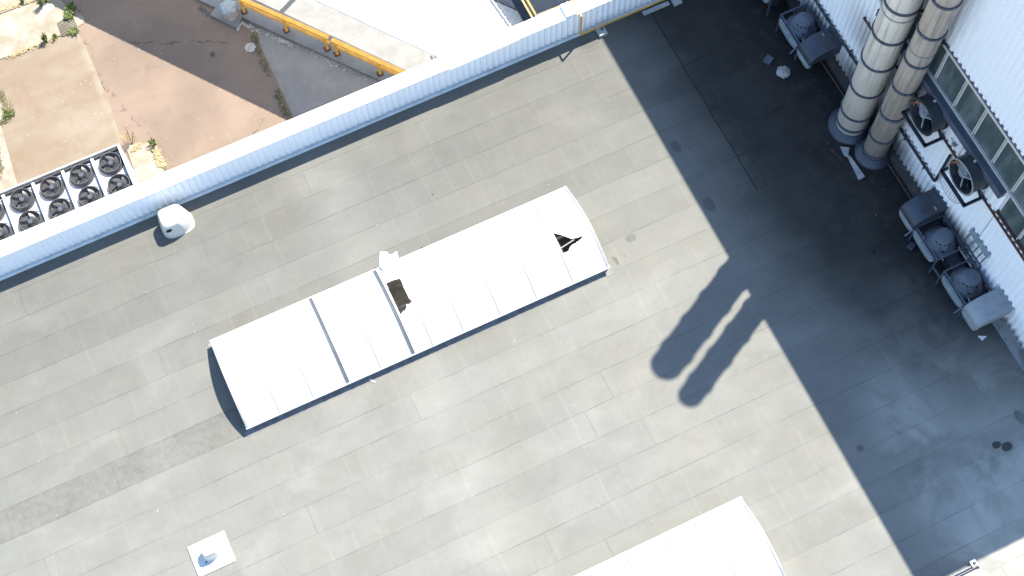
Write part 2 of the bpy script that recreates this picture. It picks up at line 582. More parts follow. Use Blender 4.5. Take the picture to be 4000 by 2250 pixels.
M = dict(
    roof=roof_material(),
    clad=cladding_material('white_cladding', False),
    hall=cladding_material('hall_cladding', True),
    cap=paint('white_coping', (0.80, 0.80, 0.78), 0.35, var=0.08),
    flash=paint('grey_flashing', (0.70, 0.74, 0.72), 0.45, var=0.2, scale=2.0, dirt=(0.48, 0.52, 0.50)),
    lead=lead_material(),
    curb=paint('bitumen_upstand', (0.19, 0.19, 0.185), 0.8, var=0.4, scale=4.0),
    sheet=sheet_material(),
    alu=paint('aluminium_bar', (0.27, 0.27, 0.265), 0.45, 0.1, var=0.2),
    white=paint('white_plastic', (0.56, 0.55, 0.49), 0.4, var=0.10, scale=2.0),
    cream=paint('cream_plastic', (0.72, 0.70, 0.52), 0.45, var=0.12),
    black=paint('black_void', (0.012, 0.012, 0.012), 0.9, var=0.2),
    yard=yard_material(),
    dusty=dusty_material(),
    slab=concrete('pale_concrete', (0.195, 0.168, 0.122), (0.285, 0.255, 0.20)),
    apron=concrete('grey_concrete', (0.165, 0.165, 0.158), (0.205, 0.203, 0.192)),
    conc=concrete('worn_concrete', (0.185, 0.174, 0.158), (0.23, 0.218, 0.20), 0.7),
    block=concrete('block_concrete', (0.30, 0.31, 0.31), (0.40, 0.40, 0.38), 4.0),
    yellow=paint('yellow_paint', (0.80, 0.40, 0.06), 0.45, var=0.3, scale=3.0, dirt=(0.55, 0.30, 0.07)),
    ochre=paint('ochre_steel', (0.50, 0.30, 0.07), 0.5, var=0.3, scale=3.0, dirt=(0.26, 0.15, 0.06)),
    rust=paint('rusty_steel', (0.085, 0.045, 0.035), 0.8, var=0.5, scale=8.0),
    canopy=sheet_material('translucent_roof_sheet', 0.62, (0.92, 0.90, 0.86)),
    steel=paint('dark_steel', (0.032, 0.038, 0.050), 0.45, 0.4, var=0.4, scale=5.0, dirt=(0.03, 0.03, 0.03)),
    bluesteel=paint('blue_grey_steel', (0.075, 0.088, 0.115), 0.45, 0.2, var=0.35, scale=2.0, dirt=(0.09, 0.09, 0.08)),
    cowl=paint('slate_cowl', (0.095, 0.108, 0.132), 0.5, 0.1, var=0.25, scale=5.0),
    hood=paint('dark_hood', (0.047, 0.055, 0.070), 0.45, 0.25, var=0.4, scale=2.0, dirt=(0.05, 0.042, 0.032)),
    hoodlight=paint('grey_hood', (0.25, 0.27, 0.28), 0.5, 0.15, var=0.25, scale=2.0),
    tray=paint('pale_galvanised', (0.25, 0.29, 0.30), 0.45, 0.1, var=0.3, scale=3.0, dirt=(0.13, 0.145, 0.15)),
    drum=paint('fan_casing', (0.045, 0.054, 0.058), 0.45, 0.3, var=0.35, scale=3.0),
    blade=paint('fan_blade', (0.28, 0.30, 0.32), 0.5, 0.1, var=0.3, scale=5.0),
    mesh=paint('galvanised_wire', (0.40, 0.42, 0.43), 0.5, 0.3),
    stack=stack_material('pale_steel_stack', (0.84, 0.77, 0.66), (0.42, 0.37, 0.30)),
    stackb=stack_material('tan_steel_stack', (0.52, 0.44, 0.36), (0.20, 0.165, 0.13)),
    ring=paint('flange_blue', (0.085, 0.10, 0.135), 0.5, 0.3, var=0.6, scale=9.0, dirt=(0.22, 0.24, 0.26)),
    skirt=paint('skirt_steel', (0.060, 0.068, 0.082), 0.45, 0.2, var=0.4, scale=3.0),
    glass=glass_material(),
    mull=paint('pale_mullion', (0.50, 0.47, 0.42), 0.5, var=0.2),
    sill=paint('dark_sill', (0.10, 0.11, 0.15), 0.4, 0.2, var=0.4, scale=3.0),
    fanring=paint('black_fan_shroud', (0.075, 0.075, 0.078), 0.5, var=0.4, scale=6.0),
    fanblade=paint('grey_fan_blade', (0.062, 0.063, 0.066), 0.35, var=0.4, scale=6.0),
    hub=paint('grey_motor_hub', (0.16, 0.165, 0.17), 0.18, 0.6, var=0.2),
    casing=paint('white_casing', (0.40, 0.41, 0.44), 0.4, var=0.1),
    casingw=paint('bright_casing', (0.68, 0.68, 0.66), 0.4, var=0.1),
    cable=paint('dark_cable', (0.05, 0.05, 0.055), 0.6),
    copper=paint('orange_wire', (0.35, 0.13, 0.06), 0.6),
    stone=concrete('pale_stone', (0.27, 0.26, 0.23), (0.40, 0.38, 0.35), 6.0),
    scrap=paint('crumpled_foil', (0.36, 0.33, 0.29), 0.4, 0.3, var=0.6, scale=12.0, dirt=(0.1, 0.08, 0.07)),
    green=leaf_material('green_leaves', (0.06, 0.085, 0.02), (0.13, 0.145, 0.05)),
    straw=leaf_material('dry_straw', (0.32, 0.24, 0.12), (0.45, 0.36, 0.2)),
    moss=leaf_material('moss_and_weeds', (0.07, 0.085, 0.03), (0.19, 0.15, 0.09)),
    well=well_material(),
    darkbar=paint('grey_joint_bar', (0.10, 0.10, 0.097), 0.5, var=0.2),
    bag=paint('grey_plastic_bag', (0.26, 0.29, 0.30), 0.4, var=0.35, scale=7.0),
    tan=paint('tan_metal_sheet', (0.42, 0.40, 0.37), 0.5, 0.2, var=0.4, scale=5.0),
)

# ------------------------------------------------------------------ setting: ground
GZ = -7.5
bm = BM(); flat(bm, [(-300, -300), (300, -300), (300, 300), (-300, 300)], GZ)
tag(obj('ground', bm, M['yard']), kind='structure')
g = 52.5 / 52
bm = BM(); flat(bm, [(-30, 26), (-3.15, 26), (-3.15, 31.78), (-2.97, 34.2), (-2.95, 36.0), (-3.0, 38.12), (-30, 38.12)], GZ + 0.004)
tag(obj('lane', bm, M['dusty']), kind='structure')
bm = BM(); flat(bm, [(3.66, 26), (3.66, 30.4), (3.70, 34.3), (3.88, 34.85), (4.12, 34.74), (10.9, 25.8)], GZ + 0.006)
tag(obj('concrete_path', bm, M['conc']), kind='structure')
# pale paving slabs, each lifted a little above the asphalt
def slab(poly, h=0.05):
    b = BM(); prism(b, poly, GZ - 0.1, GZ + h)
    bmesh.ops.bevel(b, geom=[e for e in b.edges], offset=0.012, segments=1, affect='EDGES')
    return tag(obj('pavement_slab', b, M['slab']), kind='structure')
slab([(-6.72, 38.16), (-4.0, 38.13), (-3.72, 38.16), (-3.72, 38.8), (-3.2, 38.85), (-3.02, 39.4), (-3.35, 40.18), (-6.72, 40.3)])
slab([(-14, 38.16), (-6.76, 38.16), (-6.76, 40.3), (-14, 40.4)])
slab([(-14, 40.44), (-3.4, 40.26), (-3.5, 46), (-14, 46)])
slab([(-2.98, 38.25), (-2.68, 38.3), (-2.56, 38.55), (-2.78, 39.15), (-2.98, 38.95)], 0.035)
slab([(-3.12, 30.2), (-2.0, 30.2), (-2.02, 31.74), (-3.05, 31.84)])
slab([(-14, 28), (-7.9, 28), (-7.35, 35.3), (-6.97, 35.7), (-6.93, 36.7), (-7.6, 38.0), (-14, 38.05)], 0.035)
# raised apron under the canopy, its kerb face towards the yard
bm = BM(); prism(bm, [(-4.5, 46), (2.6, 36.6), (3.48, 35.62), (7.58, 30.22), (12.0, 24.4), (30, 24.4), (30, 46)], GZ - 0.1, GZ + 0.13)
tag(obj('pavement', bm, M['apron']), kind='structure')
bm = BM(); prism(bm, [(2.31, 36.3), (2.74, 36.62), (3.49, 35.6), (3.10, 35.22)], GZ - 0.1, GZ + 0.15)
bmesh.ops.bevel(bm, geom=list(bm.edges), offset=0.015, segments=1, affect='EDGES')
tag(obj('concrete_footing', bm, M['apron'], at_base=True), 'square grey concrete footing under the drum at the end of the kerb', 'footing')

# ------------------------------------------------------------------ low flat-roofed building
FB = thing('flat_roof_building', (0, 0, GZ), 'low factory building with wide grey membrane roof and white ribbed parapet', 'building')
SK1 = (-2.48, 10.50, 15.93, 19.19)
SK2 = (-2.48, 10.68, 3.85, 7.13)
def roof_mesh():
    b = BM()
    xs = [-60, SK1[0] + .12, SK1[1] - .12, 21.32]
    holes = []
    ys = [-60, SK2[2] + .12, SK2[3] - .12, SK1[2] + .12, SK1[3] - .12, 24.9]
    V = {}
    for i, x in enumerate(xs):
        for j, y in enumerate(ys):
            V[i, j] = b.verts.new((x, y, 0))
    for i in range(3):
        for j in range(5):
            if i == 1 and j in (1, 3):
                continue
            b.faces.new((V[i, j], V[i + 1, j], V[i + 1, j + 1], V[i, j + 1]))
    return b
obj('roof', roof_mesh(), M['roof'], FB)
# light wells below the skylights with a beam across
for s in (SK1, SK2):
    b = BM()
    x0, x1, y0, y1 = s[0] + .12, s[1] - .12, s[2] + .12, s[3] - .12
    zb = -2.6
    for q in (((x0, y0), (x1, y0)), ((x1, y0), (x1, y1)), ((x1, y1), (x0, y1)), ((x0, y1), (x0, y0))):
        (a, c), (d, e) = q
        b.faces.new([b.verts.new(v) for v in ((a, c, zb), (d, e, zb), (d, e, 0.0), (a, c, 0.0))])
    flat(b, [(x0, y0), (x1, y0), (x1, y1), (x0, y1)], zb)
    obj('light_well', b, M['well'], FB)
    b = BM()
    for xx in (0.4, 3.6, 6.8, 9.6):
        box(b, xx - .05, xx + .05, y0, y1, -1.1, -0.9)
    for yy in (y0 + 0.95, y0 + 2.0):
        box(b, x0, x1, yy - .04, yy + .04, -0.88, -0.76)
    obj('roof_beam', b, M['tan'], FB)
def yb(x):
    return 24.56 + 0.006 * (x + 2)
PX0, PX1, PT = -60.0, 21.25, 1.43
def corrugated_parapet():
    b = BM()
    pitch = 0.227
    n = int((PX1 + 14) / pitch)
    prev = None
    pr = [(0, 0.0), (.38, 0.0), (.5, -.032), (.62, -.048), (.74, -.048), (.86, -.032)]
    x = -14.0
    k = 0
    while x < PX1:
        for f, d in pr:
            xx = x + f * pitch
            if xx > PX1:
                break
            lo = b.verts.new((xx, yb(xx) + d, 0.16 + 0.05 * (d / -.048)))
            hi = b.verts.new((xx, yb(xx) + d, PT - 0.02))
            if prev:
                b.faces.new((prev[0], lo, hi, prev[1]))
            prev = (lo, hi)
        x += pitch
    return b
obj('parapet_cladding', corrugated_parapet(), M['clad'], FB)
def strip(y0, y1, z0, z1, bev=0.0):
    b = BM()
    vv = []
    for x in (PX0, PX1):
        for (y, z) in ((y0, z0), (y1, z0), (y1, z1), (y0, z1)):
            vv.append(b.verts.new((x, yb(x) + y, z)))
    for f in ((0, 1, 2, 3), (7, 6, 5, 4), (0, 4, 5, 1), (1, 5, 6, 2), (2, 6, 7, 3), (3, 7, 4, 0)):
        b.faces.new([vv[i] for i in f])
    return b
obj('parapet_cap', strip(-0.07, 0.49, PT - 0.02, PT + 0.03), M['cap'], FB)
obj('base_flashing', strip(-0.085, 0.02, -0.02, 0.10), M['flash'], FB)
b = BM(); 
vv = [b.verts.new(v) for v in ((PX0, yb(PX0) + .44, GZ), (PX1, yb(PX1) + .44, GZ), (PX1, yb(PX1) + .44, PT - .02), (PX0, yb(PX0) + .44, PT - .02))]
b.faces.new(vv)
vv = [b.verts.new(v) for v in ((-14, yb(-14) + .06, 0), (PX1, yb(PX1) + .06, 0), (PX1, yb(PX1) + .06, PT - .02), (-14, yb(-14) + .06, PT - .02))]
b.faces.new(vv)
box(b, -60, 21.0, -60, 24.3, GZ, -2.7)
obj('wall', b, M['clad'], FB)

# ------------------------------------------------------------------ tall hall on the right
HX, HT, HY0, HY1 = 21.3, 11.95, 5.8, 60.0
HB = thing('tall_hall', (HX, 20, GZ), 'tall factory hall with white ribbed cladding and a band of dark windows', 'building')
def ribs(y0, y1, z0, z1, ragged=0.0):
    b = BM()
    pitch = 0.229
    pr = [(0, 0.0), (.42, 0.0), (.50, -.05), (.92, -.05)]
    prev = None
    y = y0
    while y < y1:
        for f, d in pr:
            yy = y + f * pitch
            if yy > y1 + 1e-6:
                break
            lo = b.verts.new((HX + d, yy, z0)); hi = b.verts.new((HX + d, yy, z1))
            if prev:
                b.faces.new((prev[0], lo, hi, prev[1]))
            prev = (lo, hi)
        y += pitch
    return b
YM = 11.1
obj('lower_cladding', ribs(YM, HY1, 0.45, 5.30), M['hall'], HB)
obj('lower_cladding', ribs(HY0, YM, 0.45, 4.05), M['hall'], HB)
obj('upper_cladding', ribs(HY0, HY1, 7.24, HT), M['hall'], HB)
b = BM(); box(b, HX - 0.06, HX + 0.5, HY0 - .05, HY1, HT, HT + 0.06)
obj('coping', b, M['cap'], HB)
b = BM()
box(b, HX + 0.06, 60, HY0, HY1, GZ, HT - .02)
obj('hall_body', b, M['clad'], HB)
# sloping foot flashing
b = BM()
pf = [(HX - .24, 0.004), (HX - .24, 0.05), (HX - .20, 0.10), (HX - .07, 0.36), (HX - .02, 0.47), (HX + .05, 0.47), (HX + .05, 0.004)]
e0 = [b.verts.new((x, HY0, z)) for x, z in pf]; e1 = [b.verts.new((x, 24.4, z)) for x, z in pf]
for i in range(len(pf) - 1):
    b.faces.new((e0[i], e0[i + 1], e1[i + 1], e1[i]))
b.faces.new(e0); b.faces.new(e1[::-1])
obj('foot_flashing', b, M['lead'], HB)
# windows: a continuous band, every light a part with its frame
def window(y0, y1, z0, z1):
    b = BM(); box(b, HX + 0.02, HX + 0.055, y0, y1, z0, z1)
    w = obj('window', b, M['glass'], HB)
    b = BM()
    box(b, HX - 0.03, HX + 0.019, y0 - .013, y0 + .013, z0, z1)
    obj('mullion', b, M['mull'], w)
y = 7.78
while y < 40:
    window(y + .03, y + 1.04, 5.44, 7.06)
    y += 1.09
y = 6.7
while y < YM - .3:
    window(y + .03, min(y + 1.04, YM - .03), 4.14, 5.36)
    y += 1.09
b = BM(); box(b, HX - .07, HX + .05, HY0, HY1, 7.07, 7.20)
obj('window_head', b, M['mull'], HB)
b = BM(); box(b, HX - .075, HX - .003, HY0, HY1, 7.203, 7.25)
obj('drip_trim', b, M['sill'], HB)
b = BM(); box(b, HX - .06, HX + .05, HY0, HY1, 5.36, 5.43)
obj('window_sill', b, M['mull'], HB)
b = BM(); box(b, HX - .06, HX + .05, HY0, YM, 4.05, 4.13)
obj('window_sill', b, M['rust'], HB)

# long dark louvre beam under the windows
b = BM(); box(b, HX - .26, HX - .062, YM + .06, 18.4, 5.02, 5.34, 0.01)
lb = thing('window_shutter_box', (HX, 14, 5.0), 'long dark blue steel box fixed under the hall window band', 'shutter box')
obj('box_body', b, M['sill'], lb)
b = BM(); box(b, HX - .275, HX - .05, YM + .04, 18.4, 5.345, 5.37)
obj('lid', b, M['bluesteel'], lb)
# angle iron the axial fans hang from
b = BM(); box(b, HX - .10, HX - .04, 6.6, 19.0, 3.88, 3.96)
tag(obj('angle_rail', b, M['rust'], at_base=True), 'long rusty angle iron fixed level along the hall wall behind the fans', 'rail')

# ------------------------------------------------------------------ skylights
def arc_z(t, base, rise):
    # t in -1..1 across the vault, circular arc
    return base + rise * (1 - t * t) * (1 - 0.06 * t * t)
def skylight(name, s, bars, doubles, holes, label):
    x0, x1, y0, y1 = s
    yc, hw = (y0 + y1) / 2, (y1 - y0) / 2
    root = thing(name, ((x0 + x1) / 2, yc, 0), label, 'skylight', 'barrel skylights on the flat roof')
    zb, rise = 0.36, 0.52
    b = BM()
    for q in ((x0 + .0, x1, y0 + .02, y0 + .14), (x0, x1, y1 - .14, y1 - .02)):
        box(b, q[0] + .02, q[1] - .02, q[2], q[3], -0.02, 0.29)
    for q in ((x0 + .02, x0 + .14), (x1 - .14, x1 - .02)):
        box(b, q[0], q[1], y0 + .143, y1 - .143, -0.02, 0.29)
    # dressed membrane foot
    for q in ((x0 - .14, x1 + .14, y0 - .16, y0 + .017), (x0 - .14, x1 + .14, y1 - .017, y1 + .10)):
        box(b, *q, -0.02, 0.012)
    obj('curb', b, M['curb'], root)
    b = BM()
    box(b, x0 - .03, x1 + .03, y0 - .04, y0 + .10, 0.293, 0.352)
    box(b, x0 - .03, x1 + .03, y1 - .10, y1 + .04, 0.293, 0.352)
    obj('edge_frame', b, M['cap'], root)
    edges = [x0] + bars + [x1]
    N = 36
    for a, c in zip(edges, edges[1:]):
        b = BM()
        hs = [h for h in holes if any(a - .05 < p[0] < c + .05 for p in h)]
        nx = 2 if not hs else max(8, int((c - a) / 0.022))
        ny = N if not hs else 140
        V = []
        for i in range(nx + 1):
            row = []
            for j in range(ny + 1):
                t = -1 + 2 * j / ny
                row.append(b.verts.new((a + (c - a) * i / nx, yc + hw * t, arc_z(t, zb, rise) + random.uniform(-.0015, .0015))))
            V.append(row)
        for i in range(nx):
            for j in range(ny):
                cx = a + (c - a) * (i + .5) / nx
                cy = yc + hw * (-1 + 2 * (j + .5) / ny)
                if any(inside((cx, cy), h) for h in hs):
                    continue
                b.faces.new((V[i][j], V[i + 1][j], V[i + 1][j + 1], V[i][j + 1]))
        loose = [v for v in b.verts if not v.link_faces]
        bmesh.ops.delete(b, geom=loose, context='VERTS')
        r_ = obj('panel', b, M['sheet'], root, smooth=True)
    for q in bars + [x0 + .03, x1 - .03]:
        for off in ((-.034, .034) if q in doubles else (0,)):
            b = BM()
            wd, hh = (.018, .06) if q in doubles else (.016, .03)
            if q in (x0 + .03, x1 - .03):
                wd, hh = .04, .035
            prev = None
            for j in range(N + 1):
                t = -1 + 2 * j / N
                yy = yc + hw * t
                z = arc_z(t, zb, rise)
                cur = [b.verts.new(v) for v in ((q + off - wd, yy, z - .01), (q + off - wd, yy, z + hh), (q + off + wd, yy, z + hh), (q + off + wd, yy, z - .01))]
                if prev:
                    for i in range(3):
                        b.faces.new((prev[i], prev[i + 1], cur[i + 1], cur[i]))
                prev = cur
            obj('glazing_bar', b, M['alu'] if q not in doubles else M['darkbar'], root)
    for q in (x0 + .012, x1 - .012):
        b = BM()
        pts = [(q, yc + hw * (-1 + 2 * j / N), arc_z(-1 + 2 * j / N, zb, rise) - .012) for j in range(N + 1)]
        b.faces.new([b.verts.new(p) for p in pts] + [b.verts.new((q, y1, 0.29)), b.verts.new((q, y0, 0.29))])
        obj('end_panel', b, M['sheet'], root)
    return root
holeA = [(3.50, 18.43), (3.72, 18.46), (4.00, 18.40), (3.97, 17.9), (3.96, 17.62), (4.02, 17.42), (3.92, 17.37), (3.80, 17.40), (3.76, 17.30), (3.70, 17.24), (3.58, 17.22), (3.49, 17.16), (3.47, 17.57)]
holeB = [(9.245, 17.65), (9.45, 17.46), (9.72, 17.19), (9.90, 17.15), (10.07, 17.13), (10.05, 17.07), (9.87, 17.02), (9.70, 17.00), (9.58, 16.98), (9.48, 16.90), (9.42, 16.85), (9.24, 16.85), (9.235, 17.2)]
sk1 = skylight('barrel_skylight', SK1, [-1.33, -0.15, 1.06, 2.21, 3.37, 4.06, 5.17, 6.50, 7.84, 9.17], [1.06, 3.37], [holeA, holeB],
         'white barrel skylight with two broken holes, in the middle of the roof')
skylight('barrel_skylight', SK2, [-1.2, 0.0, 1.2, 2.6, 3.9, 5.22, 6.58, 7.92, 9.27], [], [], 'unbroken white barrel skylight cut off by the bottom edge of the photo')
# lath still crossing the torn hole
b = BM()
bar(b, (9.22, 17.05, 0.80), (9.78, 17.13, 0.83), 0.045, 0.03)
obj('purlin', b, M['apron'], sk1)
# torn sheet lifted over the north edge
b = BM()
pl = [at(px, py, 0.62) for px, py in ((1484, 983), (1512, 985), (1516, 994), (1533, 992), (1550, 983), (1556, 1003), (1557, 1010))] + \
     [at(px, py, 0.50) for px, py in ((1575, 1030), (1500, 1062), (1483, 1040))]
ctr = sum((p for p in pl), Vector()) / len(pl)
top = [b.verts.new(p + Vector((0, 0, random.uniform(-.04, .06)))) for p in pl]
c0 = b.verts.new(ctr + Vector((0, 0, .10)))
for i in range(len(top)):
    b.faces.new((top[i], top[(i + 1) % len(top)], c0))
tag(obj('torn_sheet', b, M['sheet'], at_base=True), 'torn white plastic sheet folded over the upper edge of the broken skylight', 'plastic sheet')

# ------------------------------------------------------------------ roof vents
def vent_plate():
    t = thing('roof_vent', (-4.98, 12.70, 0), 'small white cowl vent on a square white base plate', 'roof vent')
    b = BM(); box(b, -5.60, -4.37, 12.17, 13.22, -.02, 0.055, 0.02)
    obj('base_plate', b, M['white'], t)
    b = BM()
    cx, cy = -4.97, 12.73
    secs = [(0.055, .29, .25), (0.09, .25, .215), (0.50, .23, .20), (0.58, .20, .17), (0.61, .15, .12)]
    rings = []
    for z, rx, ry in secs:
        sq = squircle(1, 36, 4)
        rings.append([b.verts.new((cx + rx * p[0], cy + ry * p[1], z)) for p in sq])
    for a, c in zip(rings, rings[1:]):
        for i in range(36):
            b.faces.new((a[i], a[(i + 1) % 36], c[(i + 1) % 36], c[i]))
    b.faces.new(rings[-1])
    obj('cowl', b, M['white'], t, smooth=True)
    b = BM()
    bar(b, (-5.16, 12.975, 0.21), (-4.80, 12.975, 0.21), 0.02, 0.12)
    obj('slot', b, M['ochre'], t)
    b = BM(); tube(b, [(-5.22, 12.50, 0.055), (-5.22, 12.50, 0.12), (-5.19, 12.52, 0.14)], 0.018, 8)
    obj('bolt', b, M['steel'], t)
vent_plate()

def moulded_cowl():
    t = thing('vent_cowl', (-2.03, 23.82, 0), 'large rounded white plastic vent cowl close to the parapet', 'vent cowl')
    b = BM()
    n = 64
    cx, cy = -2.05, 23.80
    secs = [(0.0, .50, .40, 3.2), (0.06, .51, .41, 3.2), (0.25, .49, .41, 3.4), (0.5, .45, .395, 4.0), (0.70, .41, .375, 4.5), (0.79, .375, .345, 4.5), (0.835, .31, .285, 4.5), (0.845, .15, .14, 4)]
    rings = []
    for z, rx, ry, e in secs:
        ring = []
        for (px, py) in squircle(1, n, e):
            x = rx * px
            y = ry * py
            k = 1 - z / 0.85
            if px > 0.3:
                x += 0.10 * k * max(0, px)                      # skirt swells on one side
            if px > 0.2 and py < -0.2:                          # chamfered corner
                d = max(0, px + (-py) - 1.35)
                x -= 0.42 * d * rx; y += 0.42 * d * ry
            if abs(py) > .7 and px < -.4 and z < .2:
                y *= 0.97
            ring.append(b.verts.new((cx + x - 0.03 * z, cy + y + 0.03 * z, z)))
        rings.append(ring)
    for a, c in zip(rings, rings[1:]):
        for i in range(n):
            b.faces.new((a[i], a[(i + 1) % n], c[(i + 1) % n], c[i]))
    b.faces.new(rings[-1])
    obj('hood', b, M['white'], t, smooth=True)
    b = BM()
    lathe(b, [(0.0, -.02), (0.075, -.02), (0.085, 0.0), (0.085, 0.02), (0.0, 0.02)], (0, 0, 0), 'z', 20)
    bmesh.ops.transform(b, matrix=Matrix.Translation((-2.32, 23.425, 0.56)) @ Matrix.Rotation(R(78), 4, 'X') @ Matrix.Diagonal((1.25, 0.75, 1, 1)), verts=b.verts)
    obj('vent_hole', b, M['black'], t)
    b = BM()
    ring = squircle(1, 48, 3.2)
    prism(b, [(cx + .05 + .56 * p[0], cy + .43 * p[1]) for p in ring], -.02, 0.03)
    obj('skirt', b, M['white'], t)
moulded_cowl()

def dome_vent():
    t = thing('dome_vent', (15.8, 1.65, 0), 'cream dome vent on a metal curb at the lower right edge of the photo', 'dome vent')
    b = BM(); box(b, 15.22, 16.36, 1.0, 2.26, -.02, 0.10, 0.01)
    obj('base_curb', b, M['bluesteel'], t)
    b = BM()
    cx, cy = 15.85, 1.58
    rings = []
    for z, rr, e in ((0.10, .52, 5), (0.22, .53, 5), (0.34, .50, 4), (0.43, .42, 3.5), (0.49, .28, 3), (0.51, .1, 2.2)):
        rings.append([b.verts.new((cx + rr * p[0], cy + rr * .92 * p[1], z)) for p in squircle(1, 40, e)])
    for a, c in zip(rings, rings[1:]):
        for i in range(40):
            b.faces.new((a[i], a[(i + 1) % 40], c[(i + 1) % 40], c[i]))
    b.faces.new(rings[-1])
    obj('dome', b, M['cream'], t, smooth=True)
    for dy in (2.12, 2.19):
        b = BM(); tube(b, [(15.2, dy, 0.16), (16.26, dy, 0.16), (16.30, dy - .1, 0.13)], 0.013, 8)
        obj('hinge_rod', b, M['steel'], t)
    b = BM(); box(b, 16.13, 16.32, 2.16, 2.38, 0.10, 0.15, 0.006)
    obj('bracket', b, M['cream'], t)
    b = BM(); lathe(b, [(0.0, 0), (.05, 0), (.05, .04), (0.0, .05)], (16.24, 2.27, 0.15), 'z', 14)
    obj('bolt', b, M['steel'], t)
    b = BM(); tube(b, [(16.26, 2.02, 0.3), (16.33, 2.1, 0.34), (16.36, 2.13, 0.38)], [.035, .03, .025], 8)
    obj('catch', b, M['cream'], t)
dome_vent()

# ------------------------------------------------------------------ flue stacks
def stack(name, c, r, H, rings, straps, mat, label, zskirt):
    t = thing(name, (c[0], c[1], 0), label, 'chimney', 'steel flue stacks by the hall')
    b = BM()
    prof = []
    z = 0.1
    lv = sorted(rings) + [H]
    prof.append((r, 0.1))
    for zz in lv:
        prof += [(r * 1.0, zz - .5), (r * .985, zz - .06), (r * 1.0, zz)]
    prof = sorted({(round(h, 3), round(rr, 4)) for rr, h in prof if 0.1 <= h <= H})
    lathe(b, [(rr, h) for h, rr in prof] + [(r * .93, H), (r * .93, H - 2.0)], (c[0], c[1], 0), 'z', 56)
    obj('flue_pipe', b, mat, t, smooth=True)
    for zz in rings:
        b = BM()
        lathe(b, [(r * .98, zz - .045), (r + .042, zz - .045), (r + .047, zz - .004), (r + .047, zz + .004), (r + .042, zz + .045), (r * .98, zz + .045)], (c[0], c[1], 0), 'z', 56)
        fr = obj('flange_ring', b, M['ring'], t)
        b = BM()
        for q in range(20):
            a = 2 * math.pi * q / 20
            p = Vector((c[0] + (r + .024) * math.cos(a), c[1] + (r + .024) * math.sin(a), zz))
            box(b, p.x - .012, p.x + .012, p.y - .012, p.y + .012, zz + .046, zz + .07)
        if zz < 10:
            obj('bolts', b, M['steel'], fr)
        else:
            b.free()
    for zz in straps:
        b = BM()
        lathe(b, [(r + .001, zz - .02), (r + .018, zz - .02), (r + .018, zz + .02), (r + .001, zz + .02)], (c[0], c[1], 0), 'z', 48)
        a = -2.0
        box(b, c[0] + (r) * math.cos(a), c[0] + (r) * math.cos(a) + .05, c[1] + (r + .05) * math.sin(a), c[1] + r * math.sin(a), zz - .03, zz + .03)
        obj('strap', b, M['alu'], t)
    b = BM()
    lathe(b, [(r + .24, -.02), (r + .24, 0.05), (r + .21, 0.10), (r + .08, zskirt - .05), (r + .03, zskirt), (r * .97, zskirt)], (c[0], c[1], 0), 'z', 56)
    obj('base_skirt', b, M['skirt'], t, smooth=True)
    for zz in (7.3, 11.5):
        b = BM()
        for dy in (-.25, .25):
            bar(b, (c[0] + r * .85, c[1] + dy, zz), (HX - .03, c[1] + dy * 1.6, zz), .05, .07)
        obj('wall_bracket', b, M['steel'], t)
stack('flue_stack', (20.58, 17.20), .545, 17.2, [0.55, 1.32, 2.92, 4.6, 6.2, 7.86, 9.5, 11.2, 12.9, 14.6, 16.3], [7.45], M['stack'],
      'wide pale steel flue stack, the left of the pair by the hall', 0.26)
stack('flue_stack', (20.75, 15.92), .415, 17.15, [0.44, 1.5, 3.06, 4.78, 6.4, 8.02, 9.66, 11.3, 12.95, 14.6, 16.3], [2.85, 7.0], M['stackb'],
      'narrower brownish steel flue stack, the right of the pair by the hall', 0.28)

